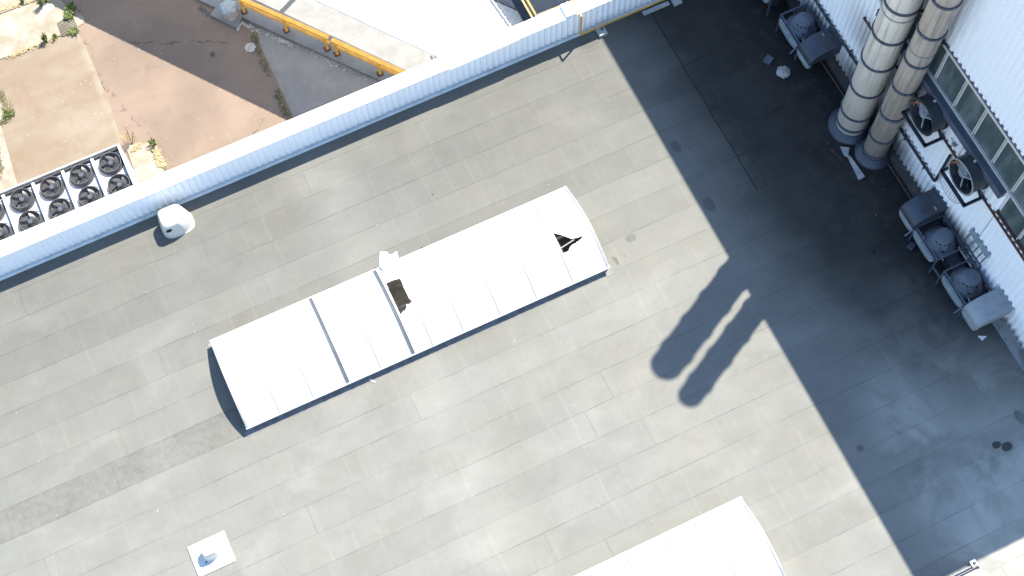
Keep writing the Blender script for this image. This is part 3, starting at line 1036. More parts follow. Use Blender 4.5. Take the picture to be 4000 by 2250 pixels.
# ------------------------------------------------------------------ axial fans on the wall
def axial_fan(y, label, zf=3.98, guard=False):
    rim = M['hoodlight'] if guard else M['drum']
    t = thing('axial_fan', (HX, y, zf), label, 'fan', 'axial fans hung on the hall wall')
    r, zc, xf, xb = .60, zf + .66, 20.62, 21.20
    b = BM()
    lathe(b, [(r + .035, xf), (r + .035, xf + .03), (r, xf + .035), (r, xb - .03), (r + .05, xb - .03), (r + .05, xb), (r - .02, xb), (r - .025, xf + .02), (r - .025, xf), (r + .035, xf)], (0, y, zc), 'x', 48)
    obj('casing', b, M['drum'], t, smooth=True)
    b = BM()
    lathe(b, [(r + .036, xf - .012), (r + .045, xf - .006), (r + .036, xf + .004), (r - .02, xf - .004), (r - .012, xf - .012), (r + .036, xf - .012)], (0, y, zc), 'x', 48)
    obj('front_rim', b, rim, t)
    b = BM()
    flat(b, [(0, 0), (0, 0), (0, 0)], 0) if False else None
    lathe(b, [(0.0, xb - .05), (r - .03, xb - .05), (r - .03, xb - .03), (0.0, xb - .03)], (0, y, zc), 'x', 32)
    obj('back_plate', b, M['black'], t)
    for q in range(5):
        b = BM()
        a0 = q * 2 * math.pi / 5 + .5
        rows = []
        for i in range(6):
            rr = .10 + (.52 - .10) * i / 5
            w = .09 + .12 * math.sin(math.pi * min(1, (i + .6) / 5.6))
            tw = .75 - .35 * i / 5
            row = []
            for j in (-1, 0, 1):
                a = a0 + j * w / max(rr, .14) * .75
                row.append(b.verts.new((xf + .26 + j * w * math.sin(tw), y + rr * math.cos(a), zc + rr * math.sin(a))))
            rows.append(row)
        for ra, rb in zip(rows, rows[1:]):
            for j in range(2):
                b.faces.new((ra[j], ra[j + 1], rb[j + 1], rb[j]))
        obj('blade', b, M['blade'], t, smooth=True)
    b = BM()
    lathe(b, [(0.0, xf + .12), (.10, xf + .13), (.13, xf + .2), (.13, xf + .45), (0.0, xf + .45)], (0, y, zc), 'x', 24)
    obj('motor', b, M['blade'], t, smooth=True)
    for a in (0.3, 2.4, 4.5):
        b = BM()
        bar(b, (xf + .10, y, zc), (xf + .10, y + (r - .03) * math.cos(a), zc + (r - .03) * math.sin(a)), .03, .04)
        obj('motor_strut', b, M['blade'], t)
    b = BM()
    bar(b, (20.53, y - .72, zf), (20.53, y + .66, zf), .09, .10)
    bar(b, (20.48, y - .69, zf), (HX - .02, y - .69, zf), .09, .10)
    bar(b, (20.48, y + .64, zf), (HX - .02, y + .64, zf), .09, .10)
    obj('support_frame', b, M['steel'], t)
    b = BM()
    bar(b, (21.12, y - .66, zf + .06), (21.12, y - .40, zf + .30), .08, .08)
    bar(b, (20.70, y - .30, zf + .05), (20.70, y - .22, zf + .16), .10, .06)
    bar(b, (20.70, y + .30, zf + .05), (20.70, y + .22, zf + .16), .10, .06)
    obj('saddle', b, M['steel'], t)
    if guard:
        b = BM()
        n = 16
        cyy, czz = y + .05, zf - .02
        pts = []
        for q in range(n + 1):
            a = math.pi * (1.0 + q / n)
            pts.append((20.50 - .02, cyy + .58 * math.cos(a), czz + .50 * math.sin(a)))
        tube(b, pts, .010, 6)
        for q in range(1, n):
            p = pts[q]
            tube(b, [(p[0], p[1], p[2]), (p[0], p[1], czz)], .005, 4)
        for q in range(1, 6):
            zz = czz - .5 * q / 6
            hw = .58 * math.sqrt(max(0, 1 - (q / 6) ** 2))
            tube(b, [(20.48, cyy - hw, zz), (20.48, cyy + hw, zz)], .005, 4)
        obj('wire_guard', b, M['mesh'], t)
    b = BM()
    tube(b, [(20.66, y + .2, zc + .5), (20.6, y + .42, zc + .35), (20.75, y + .6, zf + .25), (21.0, y + .75, zf + .1), (21.2, y + .8, zf + .05)], .012, 6)
    tube(b, [(20.66, y + .25, zc + .45), (20.55, y + .5, zc + .2), (20.7, y + .66, zf + .2), (21.1, y + .95, zf + .1)], .010, 6)
    obj('cable', b, M['copper'], t)
    b = BM(); box(b, 20.95, 21.03, y + .05, y + .13, zc + r - .005, zc + r + .006)
    obj('rating_plate', b, M['white'], t)
axial_fan(12.40, 'dark axial wall fan with a wire guard, right of the flue stacks', guard=True)
axial_fan(14.72, 'dark axial wall fan half hidden directly behind the narrow flue stack')
# small junction boxes and loose wires on the wall
for (yy, zz, lab) in ((13.55, 4.35, 'small grey junction box on the hall wall between the two axial fans'),
                      (13.02, 4.18, 'small grey junction box on the hall wall above the guarded axial fan')):
    t = thing('junction_box', (HX - .05, yy, zz), lab, 'junction box')
    b = BM(); box(b, HX - .16, HX - .04, yy - .07, yy + .07, zz - .05, zz + .06, .008)
    obj('box_body', b, M['hoodlight'], t)
    b = BM(); tube(b, [(HX - .1, yy + .07, zz), (HX - .1, yy + .17, zz + .03), (HX - .06, yy + .24, zz - .03)], .009, 6)
    obj('cable_stub', b, M['cable'], t)

# service pipe along the wall with an elbow up
PXX = HX - .12
t = thing('service_pipe', (PXX, 16, 1.85), 'dark service pipe running along the hall wall and turning up beside the fan', 'pipe')
b = BM()
el = [(PXX, 13.47 + .12 * (1 - math.sin(a)), 1.86 + .12 * (1 - math.cos(a))) for a in [R(15 * q) for q in range(7)]]
tube(b, [(PXX, 16.6, 1.86), (PXX, 13.7, 1.86)] + el + [(PXX, 13.47, 3.75)], .052, 12)
obj('pipe_run', b, M['steel'], t, smooth=True)
b = BM(); tube(b, [(PXX, 24.3, 1.78), (PXX, 18.46, 1.78)], .052, 12)
obj('pipe_run', b, M['steel'], t, smooth=True)
for yy in (14.1, 15.3, 18.9, 20.5, 22.1):
    b = BM()
    box(b, PXX - .06, HX - .03, yy - .02, yy + .02, 1.70, 1.74)
    box(b, PXX - .06, PXX - .03, yy - .02, yy + .02, 1.74, 1.95)
    box(b, PXX - .06, HX - .03, yy + .05, yy + .08, 1.90, 1.93)
    obj('pipe_bracket', b, M['steel'], t)
t = thing('drain_pipe', (21.0, 15, .1), 'thin rusty pipe lying along the foot of the hall wall', 'pipe')
b = BM(); tube(b, [(20.93, 20.0, .09), (20.96, 16.6, .09), (20.98, 14.0, .09), (20.97, 11.4, .09)], .032, 8)
obj('pipe_run', b, M['rust'], t)

# ------------------------------------------------------------------ cowled extract units at the foot of the wall
def extract_unit(yc, s, hood_mat, label, louvre=True, offs=1.12, hole=True):
    """s = +1: hood on the +y side of the fan, -1: on the other side"""
    t = thing('extract_unit', (20.8, yc, 0), label, 'extract fan', 'cowled extract fans at the foot of the hall wall')
    Y = lambda a: yc + s * a
    h0, h1 = offs - .40, offs + .42
    ya, ybb = sorted((Y(h0), Y(h1)))
    # duct hood: rounded down on the outer side, open towards the wall
    b = BM()
    prof = [(HX - .04, 1.50), (20.75, 1.50)]
    for q in range(1, 9):
        a = R(90 * q / 8)
        prof.append((20.75 - .72 * math.sin(a), 1.00 + .50 * math.cos(a)))
    prof += [(20.03, 0.98)]
    th = .02
    A = [b.verts.new((x, ya, z)) for x, z in prof]; B_ = [b.verts.new((x, ybb, z)) for x, z in prof]
    for i in range(len(prof) - 1):
        b.faces.new((A[i], A[i + 1], B_[i + 1], B_[i]))
    for ring, yy, inn in ((A, ya, .03), (B_, ybb, -.03)):
        low = [b.verts.new((x, yy, .98)) for x, z in prof]
        for i in range(len(prof) - 1):
            try:
                b.faces.new((ring[i], ring[i + 1], low[i + 1], low[i]))
            except ValueError:
                pass
    box(b, HX - .13, HX - .04, ya - .02, ybb + .02, 1.44, 1.53)
    obj('hood', b, hood_mat, t, smooth=True)
    b = BM(); bar(b, (20.86, Y(h0 + .10), 1.512), (20.86, Y(h0 + .23), 1.512), .05, .02)
    obj('hood_clip', b, M['hoodlight'], t)
    # pale bulged side trays facing the open roof
    def tray(a, c, nm='side_tray'):
        y0, y1 = sorted((Y(a), Y(c)))
        bb = BM()
        n = 14
        rows = []
        for q in range(n + 1):
            f = q / n
            bul = math.sqrt(max(0.0, 1 - (2 * f - 1) ** 4))
            yy = y0 + (y1 - y0) * f
            x = 20.06
            depth = .16 + .28 * bul
            rows.append([bb.verts.new(p) for p in ((x + .06, yy, 0.97), (x - .035 * bul, yy, 0.97), (x - .06 * bul, yy, 0.97 - depth * .4), (x - .02 * bul, yy, 0.97 - depth * .8), (x + .08, yy, 0.97 - depth))])
        for p, q in zip(rows, rows[1:]):
            for i in range(4):
                bb.faces.new((p[i], p[i + 1], q[i + 1], q[i]))
            bb.faces.new((p[4], p[0], q[0], q[4]))
        bb.faces.new(rows[0]); bb.faces.new(rows[-1][::-1])
        obj(nm, bb, M['tray'], t, smooth=True)
    tray(h0 - .02, h1 - .01)
    tray(-.55, h0 - .06)
    b = BM(); bar(b, (20.015, Y(h0 - .04), .99), (20.14, Y(h0 - .04), .99), .05, .03)
    bar(b, (19.80, Y(h0 - .03), .70), (20.05, Y(h0 - .04), .96), .05, .03)
    obj('tray_clip', b, M['bluesteel'], t)
    # frame of square tube round the fan
    b = BM()
    zt = 1.08
    y0, y1 = Y(-.62), Y(h0 - .04)
    for p, q in (((20.14, y0), (20.14, y1)), ((21.15, y0), (21.15, y1)), ((20.14, y1), (21.15, y1)), ((20.14, y0), (21.15, y0))):
        bar(b, (*p, zt), (*q, zt), .05, .05)
    for p in ((20.14, y0), (20.14, y1), (21.15, y0), (21.15, y1)):
        bar(b, (*p, 0), (*p, zt), .05, .05)
    obj('frame', b, M['bluesteel'], t)
    # dark scroll body below the cowl
    b = BM()
    lathe(b, [(0.0, .20), (.50, .20), (.53, .30), (.53, .78), (.50, .80), (0.0, .80)], (20.68, Y(-.02), 0), 'z', 40)
    box(b, 20.25, 21.1, min(Y(.1), Y(h0 + .2)), max(Y(.1), Y(h0 + .2)), .30, .76)
    obj('scroll_body', b, M['steel'], t)
    # conical cowl leaning on its skirt, with a round cap
    b = BM()
    cx, cy = 20.68, Y(-.02)
    n = 48
    rings = []
    for (rr, z, dx) in ((.545, .80, 0), (.555, .83, 0), (.54, .86, .0), (.30, 1.17, .06), (.285, 1.18, .06)):
        ring = []
        for q in range(n):
            a = 2 * math.pi * q / n
            fac = 1.0
            if z < 1.0:
                fac = 1 + .035 * math.cos(6 * a)
            ring.append(b.verts.new((cx + dx + rr * fac * math.cos(a), cy + rr * fac * math.sin(a), z)))
        rings.append(ring)
    for a, c in zip(rings, rings[1:]):
        for i in range(n):
            b.faces.new((a[i], a[(i + 1) % n], c[(i + 1) % n], c[i]))
    b.faces.new(rings[-1])
    cw = obj('cowl', b, M['cowl'], t, smooth=True)
    b = BM()
    lathe(b, [(0.325, 1.185), (.325, 1.21), (.30, 1.25), (.22, 1.30), (.10, 1.33), (0.0, 1.335)], (cx + .06, cy, 0), 'z', 40)
    obj('cap', b, M['cowl'], cw, smooth=True)
    b = BM()
    for a in (3.35, 3.75, 4.25, 4.75):
        p = Vector((cx + .06 + .335 * math.cos(a), cy + .335 * math.sin(a), 1.165))
        box(b, p.x - .024, p.x + .024, p.y - .024, p.y + .024, 1.15, 1.186)
    obj('vent_slot', b, M['black'], cw)
    # lug plate with a hole and its strut, towards the open roof
    ang = -2.05
    d = Vector((math.cos(ang), math.sin(ang), 0))
    p0 = Vector((cx + .06, cy, 0)) + d * .30; p1 = Vector((cx, cy, 0)) + d * .56
    b = BM()
    bar(b, (p0.x, p0.y, 1.19), (p1.x, p1.y, .885), .17, .03)
    obj('lug_plate', b, M['cowl'], cw)
    b = BM()
    pm = p0.lerp(p1, .62)
    sl = (1.19 - .885) / (p1 - p0).length
    zz = 1.19 - sl * (pm - p0).length + .018
    if hole:
        lathe(b, [(0.0, 0), (.05, 0), (.05, .012), (0.0, .012)], (pm.x, pm.y, zz), 'z', 16)
    else:
        for i in range(3):
            box(b, pm.x - .06, pm.x + .05, pm.y - .055 + .04 * i, pm.y - .035 + .04 * i, zz - .02 + .01 * i, zz + .02)
    obj('lug_hole', b, M['black'], cw)
    b = BM()
    p2 = p1 + d * .20
    bar(b, (p1.x, p1.y, .90), (p2.x - .02, p2.y, 1.06), .045, .03)
    obj('strut', b, M['tray'], cw)
    ang = 2.55
    d = Vector((math.cos(ang), math.sin(ang), 0))
    p1 = Vector((cx, cy, .86)) + d * .52
    b = BM(); bar(b, (p1.x, p1.y, .90), (p1.x + d.x * .10, p1.y + d.y * .1, .95), .12, .05)
    obj('terminal_box', b, M['hoodlight'], t)
    return t
extract_unit(11.86, 1, M['hood'], 'extract fan with a dark rounded hood, below the guarded axial fan', hole=False)
extract_unit(10.17, -1, M['hoodlight'], 'extract fan with a pale flat hood, nearest the right edge of the photo')
extract_unit(21.05, -1, M['hood'], 'extract fan in deep shade to the left of the flue stacks', offs=1.16)
extract_unit(23.0, 1, M['hood'], 'extract fan cut off by the top edge of the photo, in the parapet corner')
# frame members and belt box linking the near pair
t = thing('belt_guard', (20.9, 11.0, .6), 'dark belt guard with a pale bar between the two right hand extract fans', 'belt guard')
b = BM(); box(b, 20.55, 21.0, 10.72, 11.34, .35, .80, .03)
obj('guard_box', b, M['steel'], t)
b = BM(); bar(b, (21.05, 10.55, .99), (21.05, 11.35, .99), .05, .04)
obj('pale_bar', b, M['stone'], t)
for q in (((21.24, 10.3, .95), (21.24, 11.5, .95)), ((20.10, 10.80, .60), (20.10, 11.25, .60))):
    b = BM(); bar(b, *q, .05, .05)
    obj('rail', b, M['bluesteel'], t)
t = thing('cable_bracket', (HX - .1, 10.8, 2.0), 'pale grey ladder shaped bracket on the hall wall above the extract fans', 'bracket')
b = BM(); box(b, HX - .16, HX - .04, 10.36, 11.42, 2.02, 2.20, .01)
obj('tray', b, M['tray'], t)
for yy in (10.42, 10.62, 10.84, 11.08, 11.34):
    b = BM(); bar(b, (HX - .10, yy, 2.02), (HX - .22, yy, 1.52), .035, .035)
    obj('strut', b, M['bluesteel'], t)
b = BM(); bar(b, (HX - .22, 10.3, 1.52), (HX - .22, 11.5, 1.52), .05, .05)
obj('rail', b, M['bluesteel'], t)

# ------------------------------------------------------------------ guard rail and ballast on the parapet
t = thing('guard_rail', (13.6, 24.38, 0), 'ochre guard rail along the parapet foot at the top of the photo', 'guard rail')
GY = 24.37
for nm, a, c in (('post', (13.60, GY, .38), (13.60, GY, 1.62)), ('top_rail', (13.60, GY - .02, 1.62), (13.62, 25.9, 1.62)), ('lower_rail', (13.58, GY, .42), (18.6, GY + .02, .42))):
    b = BM(); bar(b, a, c, .055, .055)
    obj(nm, b, M['ochre'], t)
for xx in (14.47, 17.45):
    b = BM(); bar(b, (xx, GY, 0.12), (xx, GY, .42), .045, .045)
    obj('foot', b, M['steel'], t)
for xx, lab in ((14.45, 'flat grey ballast block under the guard rail, the one nearer the sunlit roof'), (17.47, 'flat grey ballast block under the guard rail, cut off by the top edge')):
    t = thing('ballast_block', (xx, 24.33, 0), lab, 'ballast block', 'ballast blocks under the guard rail')
    b = BM(); box(b, xx - .165, xx + .165, 24.16, 24.49, 0.0, .05, .008)
    obj('rubber_pad', b, M['curb'], t)
    b = BM(); box(b, xx - .16, xx + .16, 24.165, 24.485, .051, .15, .012)
    obj('block', b, M['block'], t)
b = BM(); box(b, 16.15, 17.2, 24.31, 24.45, 0, .10, .01)
tag(obj('kerb_block', b, M['block'], at_base=True), 'long pale kerb block at the parapet foot near the top edge', 'kerb block')
for i, (xx, w) in enumerate(((13.24, .09), (13.43, .075))):
    t = thing('conduit_box', (xx, 24.8, PT + .03), ('left' if i == 0 else 'right') + ' one of two white conduit boxes crossing the parapet cap by the ochre post', 'conduit box', 'conduit boxes on the parapet')
    b = BM(); box(b, xx - w, xx + w - .03, 24.60, 25.14, PT + .032, PT + .15, .012)
    obj('cover', b, M['cap'], t)
    b = BM(); box(b, xx - w - .01, xx + w - .02, 24.592, 24.605, PT + .04, PT + .13)
    obj('end_plate', b, M['flash'], t)
b = BM()
bar(b, (8.6, yb(8.6) - .10, PT - .04), (10.1, yb(10) - .10, PT - .01), .012, .05)
bar(b, (10.1, yb(10) - .10, PT - .01), (11.3, yb(11.2) - .085, PT + .01), .012, .04)
tag(obj('loose_trim', b, M['cap'], at_base=True), 'loose white trim strip hanging off the inner edge of the parapet cap', 'trim strip')

# ------------------------------------------------------------------ canopy beyond the parapet
def npt(a, n, z):
    """a = distance along the canopy, n = distance across it"""
    u = Vector((.594, -.805, 0)); v = Vector((-.805, -.594, 0))
    p = u * a + v * n
    return Vector((p.x, p.y, z))
CN0, CN1, CZ0, CZ1 = -23.77, -27.34, -2.65, -3.35
t = thing('canopy', npt(-18, -25.7, GZ), 'white ribbed sheet canopy over the paved walkway beyond the parapet', 'canopy')
def canopy_mesh():
    b = BM()
    a = -60.0
    pr = [(0, 0), (.24, 0), (.26, .035), (.29, .035), (.31, 0)]
    prev = None
    while a < 0.5:
        for f, h in pr:
            c = [b.verts.new(npt(a + f, CN0 + (CN1 - CN0) * q, CZ0 + (CZ1 - CZ0) * q + h + .03)) for q in (0, .5, 1)]
            if prev:
                b.faces.new((prev[0], c[0], c[1], prev[1])); b.faces.new((prev[1], c[1], c[2], prev[2]))
            prev = c
        a += .31
    return b
obj('sheet_roof', canopy_mesh(), M['canopy'], t)
b = BM(); bar(b, npt(-60, CN0 - .03, CZ0 - .05), npt(.5, CN0 - .03, CZ0 - .05), .05, .10)
obj('eaves_beam', b, M['flash'], t)
b = BM(); tube(b, [npt(-60, CN1 - .07, CZ1 - .02), npt(.5, CN1 - .07, CZ1 - .02)], .055, 8)
obj('gutter', b, M['cable'], t)
b = BM(); tube(b, [npt(-60, CN1 - .05, CZ1 + .07), npt(.5, CN1 - .05, CZ1 + .07)], .018, 6)
obj('gutter_wire', b, M['alu'], t)
p = at(1093, 53, GZ + .13)
ap = p + Vector((SUN.x, SUN.y, 0)) / SUN.z * (CZ1 - GZ - .2)
a0 = ap.dot(Vector((.594, -.805, 0)))
for k in range(-2, 3):
    b = BM(); bar(b, npt(a0 + 7.0 * k, CN1 + .15, GZ + .13), npt(a0 + 7.0 * k, CN1 + .15, CZ1 - .02), .16, .16)
    obj('post', b, M['flash'], t)

# walkway platform with ochre handrails in the shade behind the parapet
t = thing('access_platform', (13.6, 27, GZ), 'ochre steel access platform with handrails in the shade behind the parapet', 'platform')
for nm, a, c, w in (('handrail', (13.05, 25.7, -2.0), (12.98, 32, -2.0), .06), ('handrail', (13.23, 25.6, -2.0), (13.15, 32, -2.0), .07), ('handrail', (12.75, 25.97, 0.0), (19, 26.05, 0.0), .07)):
    b = BM(); bar(b, a, c, w, w)
    obj(nm, b, M['ochre'], t)
for xx in (12.8, 14.9, 17.0):
    b = BM(); bar(b, (xx, 25.97, -1.2), (xx, 25.97, 0), .05, .05)
    obj('post', b, M['ochre'], t)
b = BM(); box(b, 13.0, 19, 26.1, 26.75, -1.24, -1.2)
obj('tread_plate', b, M['bluesteel'], t)
b = BM(); box(b, 12.95, 13.3, 25.6, 32, -3.1, -3.05)
obj('tread_plate', b, M['steel'], t)

# ------------------------------------------------------------------ yellow barriers along the kerb
def barrier(p0, p1, posts, label):
    d = (p1 - p0).normalized()
    t = thing('safety_barrier', p0, label, 'barrier', 'yellow barriers along the kerb')
    zf = GZ + .13
    for nm, z, w, h in (('top_rail', zf + 1.0, .20, .12), ('lower_rail', zf + .60, .10, .13)):
        b = BM(); bar(b, Vector((p0.x, p0.y, z)), Vector((p1.x, p1.y, z)), w, h)
        bmesh.ops.bevel(b, geom=list(b.edges), offset=.02, segments=1, affect='EDGES')
        obj(nm, b, M['yellow'], t)
    for f in posts:
        p = p0.lerp(p1, f)
        b = BM(); bar(b, Vector((p.x, p.y, zf + .02)), Vector((p.x, p.y, zf + 1.03)), .11, .11)
        po = obj('post', b, M['yellow'], t)
        b = BM(); box(b, p.x - .13, p.x + .13, p.y - .13, p.y + .13, zf, zf + .02)
        obj('foot_plate', b, M['rust'], po)
k2 = lambda x, y, z: at(800 + x / 2.07, y / 2.07, z)
zf = GZ + .13
pA, pB, pC, pD, pE = (k2(*q, zf) for q in ((320, 95), (660, 250), (1005, 400), (1070, 435), (1415, 600)))
dirn = (pE - pA).normalized()
s0 = pA - dirn * .12
barrier(s0, pC + dirn * .12, [((pA - s0).length / (pC - s0).length * .94) + 0, (pB - s0).length / (pC + dirn * .12 - s0).length, .955], 'left yellow two rail safety barrier along the kerb, beside the drum')
s1 = pD - dirn * .12
e1 = s1 + dirn * 5.2
barrier(s1, e1, [.12 / 5.2, (pE - s1).length / 5.2, .8], 'right yellow two rail safety barrier running under the parapet')
# drum with a plastic bag
pd = (at(900, 52, GZ + .15) + at(905, 64, GZ + .15)) / 2
t = thing('concrete_drum', (pd.x, pd.y, GZ + .15), 'round pale concrete drum topped by a grey plastic bag', 'drum')
b = BM(); lathe(b, [(0.0, GZ + .15), (.325, GZ + .15), (.345, GZ + .4), (.345, GZ + .68), (.0, GZ + .68)], (pd.x, pd.y, 0), 'z', 40)
obj('drum_body', b, M['stone'], t, smooth=True)
b = BM()
ico = bmesh.ops.create_icosphere(b, subdivisions=3, radius=1.0)
for v in b.verts:
    a = math.atan2(v.co.y, v.co.x)
    rr = .36 * (1 + .10 * math.sin(5 * a + 4 * v.co.z) + random.uniform(-.06, .06))
    h = .20 * (1 + .6 * max(0, math.sin(3 * a + 1)) * (1 - abs(v.co.z)))
    v.co = Vector((pd.x + v.co.x * rr, pd.y + v.co.y * rr, GZ + .72 + v.co.z * h * .8))
tag(obj('plastic_bag', b, M['bag'], at_base=True), 'crumpled grey plastic bag lying on the round concrete drum', 'plastic bag')

# ------------------------------------------------------------------ condenser in the yard
CZ = -5.0
def condenser():
    t = thing('condenser', (-5.5, 29.5, GZ), 'white condenser unit with two rows of black fans behind the parapet', 'condenser')
    x1, y1 = -3.09, 30.70
    x0, y0 = -9.6, 28.35
    b = BM()
    box(b, x0, x1, y0, y1, GZ + .25, CZ - .25)
    for q in ((x0, x1, y1 - .035, y1), (x0, x1, y0, y0 + .035)):
        box(b, q[0], q[1], q[2], q[3], CZ - .249, CZ + .02)
    for q in ((x1 - .09, x1),):
        box(b, q[0], q[1], y0 + .036, y1 - .036, CZ - .249, CZ + .02)
    for xx in (-8.5, -3.5, -5.5):
        box(b, xx, xx + .1, y0 + .1, y0 + .2, GZ, GZ + .249); box(b, xx, xx + .1, y1 - .2, y1 - .1, GZ, GZ + .249)
    obj('casing', b, M['casingw'], t)
    b = BM(); flat(b, [(x0, y0 + .036), (x1 - .09, y0 + .036), (x1 - .09, y1 - .036), (x0, y1 - .036)], CZ - .245)
    obj('deck', b, M['casing'], t)
    b = BM(); box(b, x0, x1 - .095, y1 - .12, y1 - .037, CZ - .24, CZ - .10)
    obj('cable_duct', b, M['cable'], t)
    pitch = 1.2
    for i in range(6):
        xc = -3.67 - pitch * i
        if i:
            b = BM(); box(b, xc + pitch / 2 - .055, xc + pitch / 2 + .055, y0 + .04, y1 - .13, CZ - .24, CZ - .03, .006)
            obj('divider', b, M['casingw'], t)
        for j, yc in enumerate((30.11, 29.07)):
            b = BM()
            r = .415
            prof = [(r + .06, CZ - .24), (r + .01, CZ - .18), (r, CZ - .02), (r + .012, CZ), (r - .01, CZ), (r - .02, CZ - .22), (r - .02, CZ - .238)]
            lathe(b, prof, (xc, yc, 0), 'z', 40)
            lathe(b, [(0.0, CZ - .236), (r - .02, CZ - .236)], (xc, yc, 0), 'z', 40)
            fan = obj('fan', b, M['fanring'], t, smooth=True)
            b = BM()
            for q in range(5):
                a0 = q * 2 * math.pi / 5 + .3 * j + .6 * i
                rows = []
                for w in range(6):
                    rr = .10 + (.40 - .10) * w / 5
                    ww = .16 + .22 * w / 5
                    rows.append([b.verts.new((xc + rr * math.cos(a0 + ww * jj / max(.25, rr) * .45 + .5 * rr), yc + rr * math.sin(a0 + ww * jj / max(.25, rr) * .45 + .5 * rr), CZ - .15 + .06 * jj)) for jj in (-1, 0, 1)])
                for ra, rb in zip(rows, rows[1:]):
                    for jj in range(2):
                        b.faces.new((ra[jj], ra[jj + 1], rb[jj + 1], rb[jj]))
            obj('blades', b, M['fanblade'], fan, smooth=True)
            b = BM()
            lathe(b, [(0.0, CZ - .05), (.085, CZ - .05), (.105, CZ - .07), (.115, CZ - .12), (.115, CZ - .2)], (xc, yc, 0), 'z', 24)
            obj('hub', b, M['hub'], fan, smooth=True)
            b = BM()
            for q in range(28):
                a = 2 * math.pi * q / 28
                bar(b, (xc + .11 * math.cos(a), yc + .11 * math.sin(a), CZ - .03), (xc + .44 * math.cos(a), yc + .44 * math.sin(a), CZ - .01), .004, .004)
            for rr in (.16, .22, .28, .34, .40):
                lathe(b, [(rr - .002, CZ - .02), (rr + .002, CZ - .02), (rr, CZ - .016)], (xc, yc, 0), 'z', 28)
            obj('wire_guard', b, M['cable'], fan)
            b = BM()
            tube(b, [(xc + .40, yc - .20, CZ - .23), (xc + .50, yc + .02, CZ - .23), (xc + .44, yc + .30, CZ - .23), (xc + .26, yc + .47, CZ - .22)], .008, 5)
            obj('fan_cable', b, M['cable'], fan)
condenser()

# ------------------------------------------------------------------ small yard objects
t0 = at(978, 185, GZ + .03)
b = BM()
oct_ = [(.25 * math.cos(a) * q, .24 * math.sin(a) * q2) for a, q, q2 in [(R(22 + 45 * i), (1.0, .94, 1.0, .97, 1, .95, 1.02, .96)[i], (1, 1, .95, 1.04, 1, 1, 1.02, .94)[i]) for i in range(8)]]
prism(b, [(t0.x + p[0], t0.y + p[1]) for p in oct_], GZ + .005, GZ + .04)
tag(obj('paving_plate', b, M['stone'], at_base=True), 'pale eight sided stone plate lying on the shaded brown asphalt', 'plate')
t0 = at(832, 212, GZ)
b = BM()
bmesh.ops.create_icosphere(b, subdivisions=2, radius=.09)
for v in b.verts:
    v.co = Vector((t0.x + v.co.x * random.uniform(.8, 1.2), t0.y + v.co.y * random.uniform(.7, 1.2), GZ + .05 + v.co.z * .6))
tag(obj('dark_lump', b, M['cable'], at_base=True), 'small dark lump of litter left of the pale eight sided plate', 'litter')
# drain grate
p0 = at(465 / 2.07, 190 / 2.07, GZ + .05); p1 = at(600 / 2.07, 148 / 2.07, GZ + .05); p3 = at(503 / 2.07, 292 / 2.07, GZ + .05)
t = thing('drain_grate', (p0 + p1 + p3) / 3, 'rectangular slotted metal drain grate in the pale paving at the top left', 'drain grate')
ex, ey = (p1 - p0), (p3 - p0)
b = BM()
for i in range(15):
    bar(b, p0 + ex * (i / 14), p0 + ex * (i / 14) + ey, .014, .04)
for j in range(9):
    bar(b, p0 + ey * (j / 8), p0 + ey * (j / 8) + ex, .016, .036)
obj('grid', b, M['slab'], t)
b = BM()
b.faces.new([b.verts.new(q - Vector((0, 0, .043))) for q in (p0, p0 + ey, p0 + ey + ex, p0 + ex)])
obj('pit', b, M['black'], t)

def weed(loc, h, n, spread, mat, label, lean=(0, 0), leaf=.03, cat='weed'):
    b = BM()
    for i in range(n):
        a = random.uniform(0, 2 * math.pi)
        rr = spread * math.sqrt(random.random())
        base = Vector((loc.x + rr * .4 * math.cos(a), loc.y + rr * .4 * math.sin(a), loc.z))
        hh = h * random.uniform(.45, 1.0)
        tip = base + Vector((rr * math.cos(a) + lean[0] * hh, rr * math.sin(a) + lean[1] * hh, hh))
        mid = base.lerp(tip, .5) + Vector((0, 0, hh * .12))
        w = Vector((math.sin(a), -math.cos(a), 0)) * leaf * random.uniform(.5, 1.1)
        v0, v1 = b.verts.new(base - w * .5), b.verts.new(base + w * .5)
        v2, v3 = b.verts.new(mid + w), b.verts.new(mid - w)
        v4 = b.verts.new(tip)
        b.faces.new((v0, v1, v2, v3)); b.faces.new((v3, v2, v4))
        for q in range(3):
            pp = base.lerp(tip, random.uniform(.2, .95))
            aa = random.uniform(0, 6.28)
            dd = Vector((math.cos(aa), math.sin(aa), random.uniform(-.2, .8))) * leaf * random.uniform(1.2, 3.0)
            ss = dd.cross(Vector((0, 0, 1))).normalized() * leaf * .6
            b.faces.new([b.verts.new(pp), b.verts.new(pp + dd * .5 + ss), b.verts.new(pp + dd), b.verts.new(pp + dd * .5 - ss)])
    return tag(obj('weed', b, mat, at_base=True, recalc=False), label, cat, 'weeds growing in the yard joints')
KZ = lambda x, y: at(x / 6.038, y / 6.038, GZ + .03)
weed(KZ(1000, 150), .75, 46, .13, M['green'], 'tall green weed beside the white rubble at the top left', leaf=.028)
weed(KZ(1090, 980), .62, 46, .12, M['green'], 'tall green weed at the edge of the pale paving below the rubble', leaf=.028)
weed(KZ(1310, 900), .25, 20, .10, M['green'], 'short weed between the drain grate and the tall green weed')
weed(KZ(540, 70), .32, 22, .09, M['green'], 'small weed in the paving joint at the top edge of the photo')
weed(KZ(1690, 215), .24, 50, .18, M['green'], 'leafy green clump above the drain grate at the shadow edge', leaf=.05)
weed(KZ(1650, 390), .24, 50, .17, M['green'], 'leafy green clump touching the upper side of the drain grate', leaf=.05)
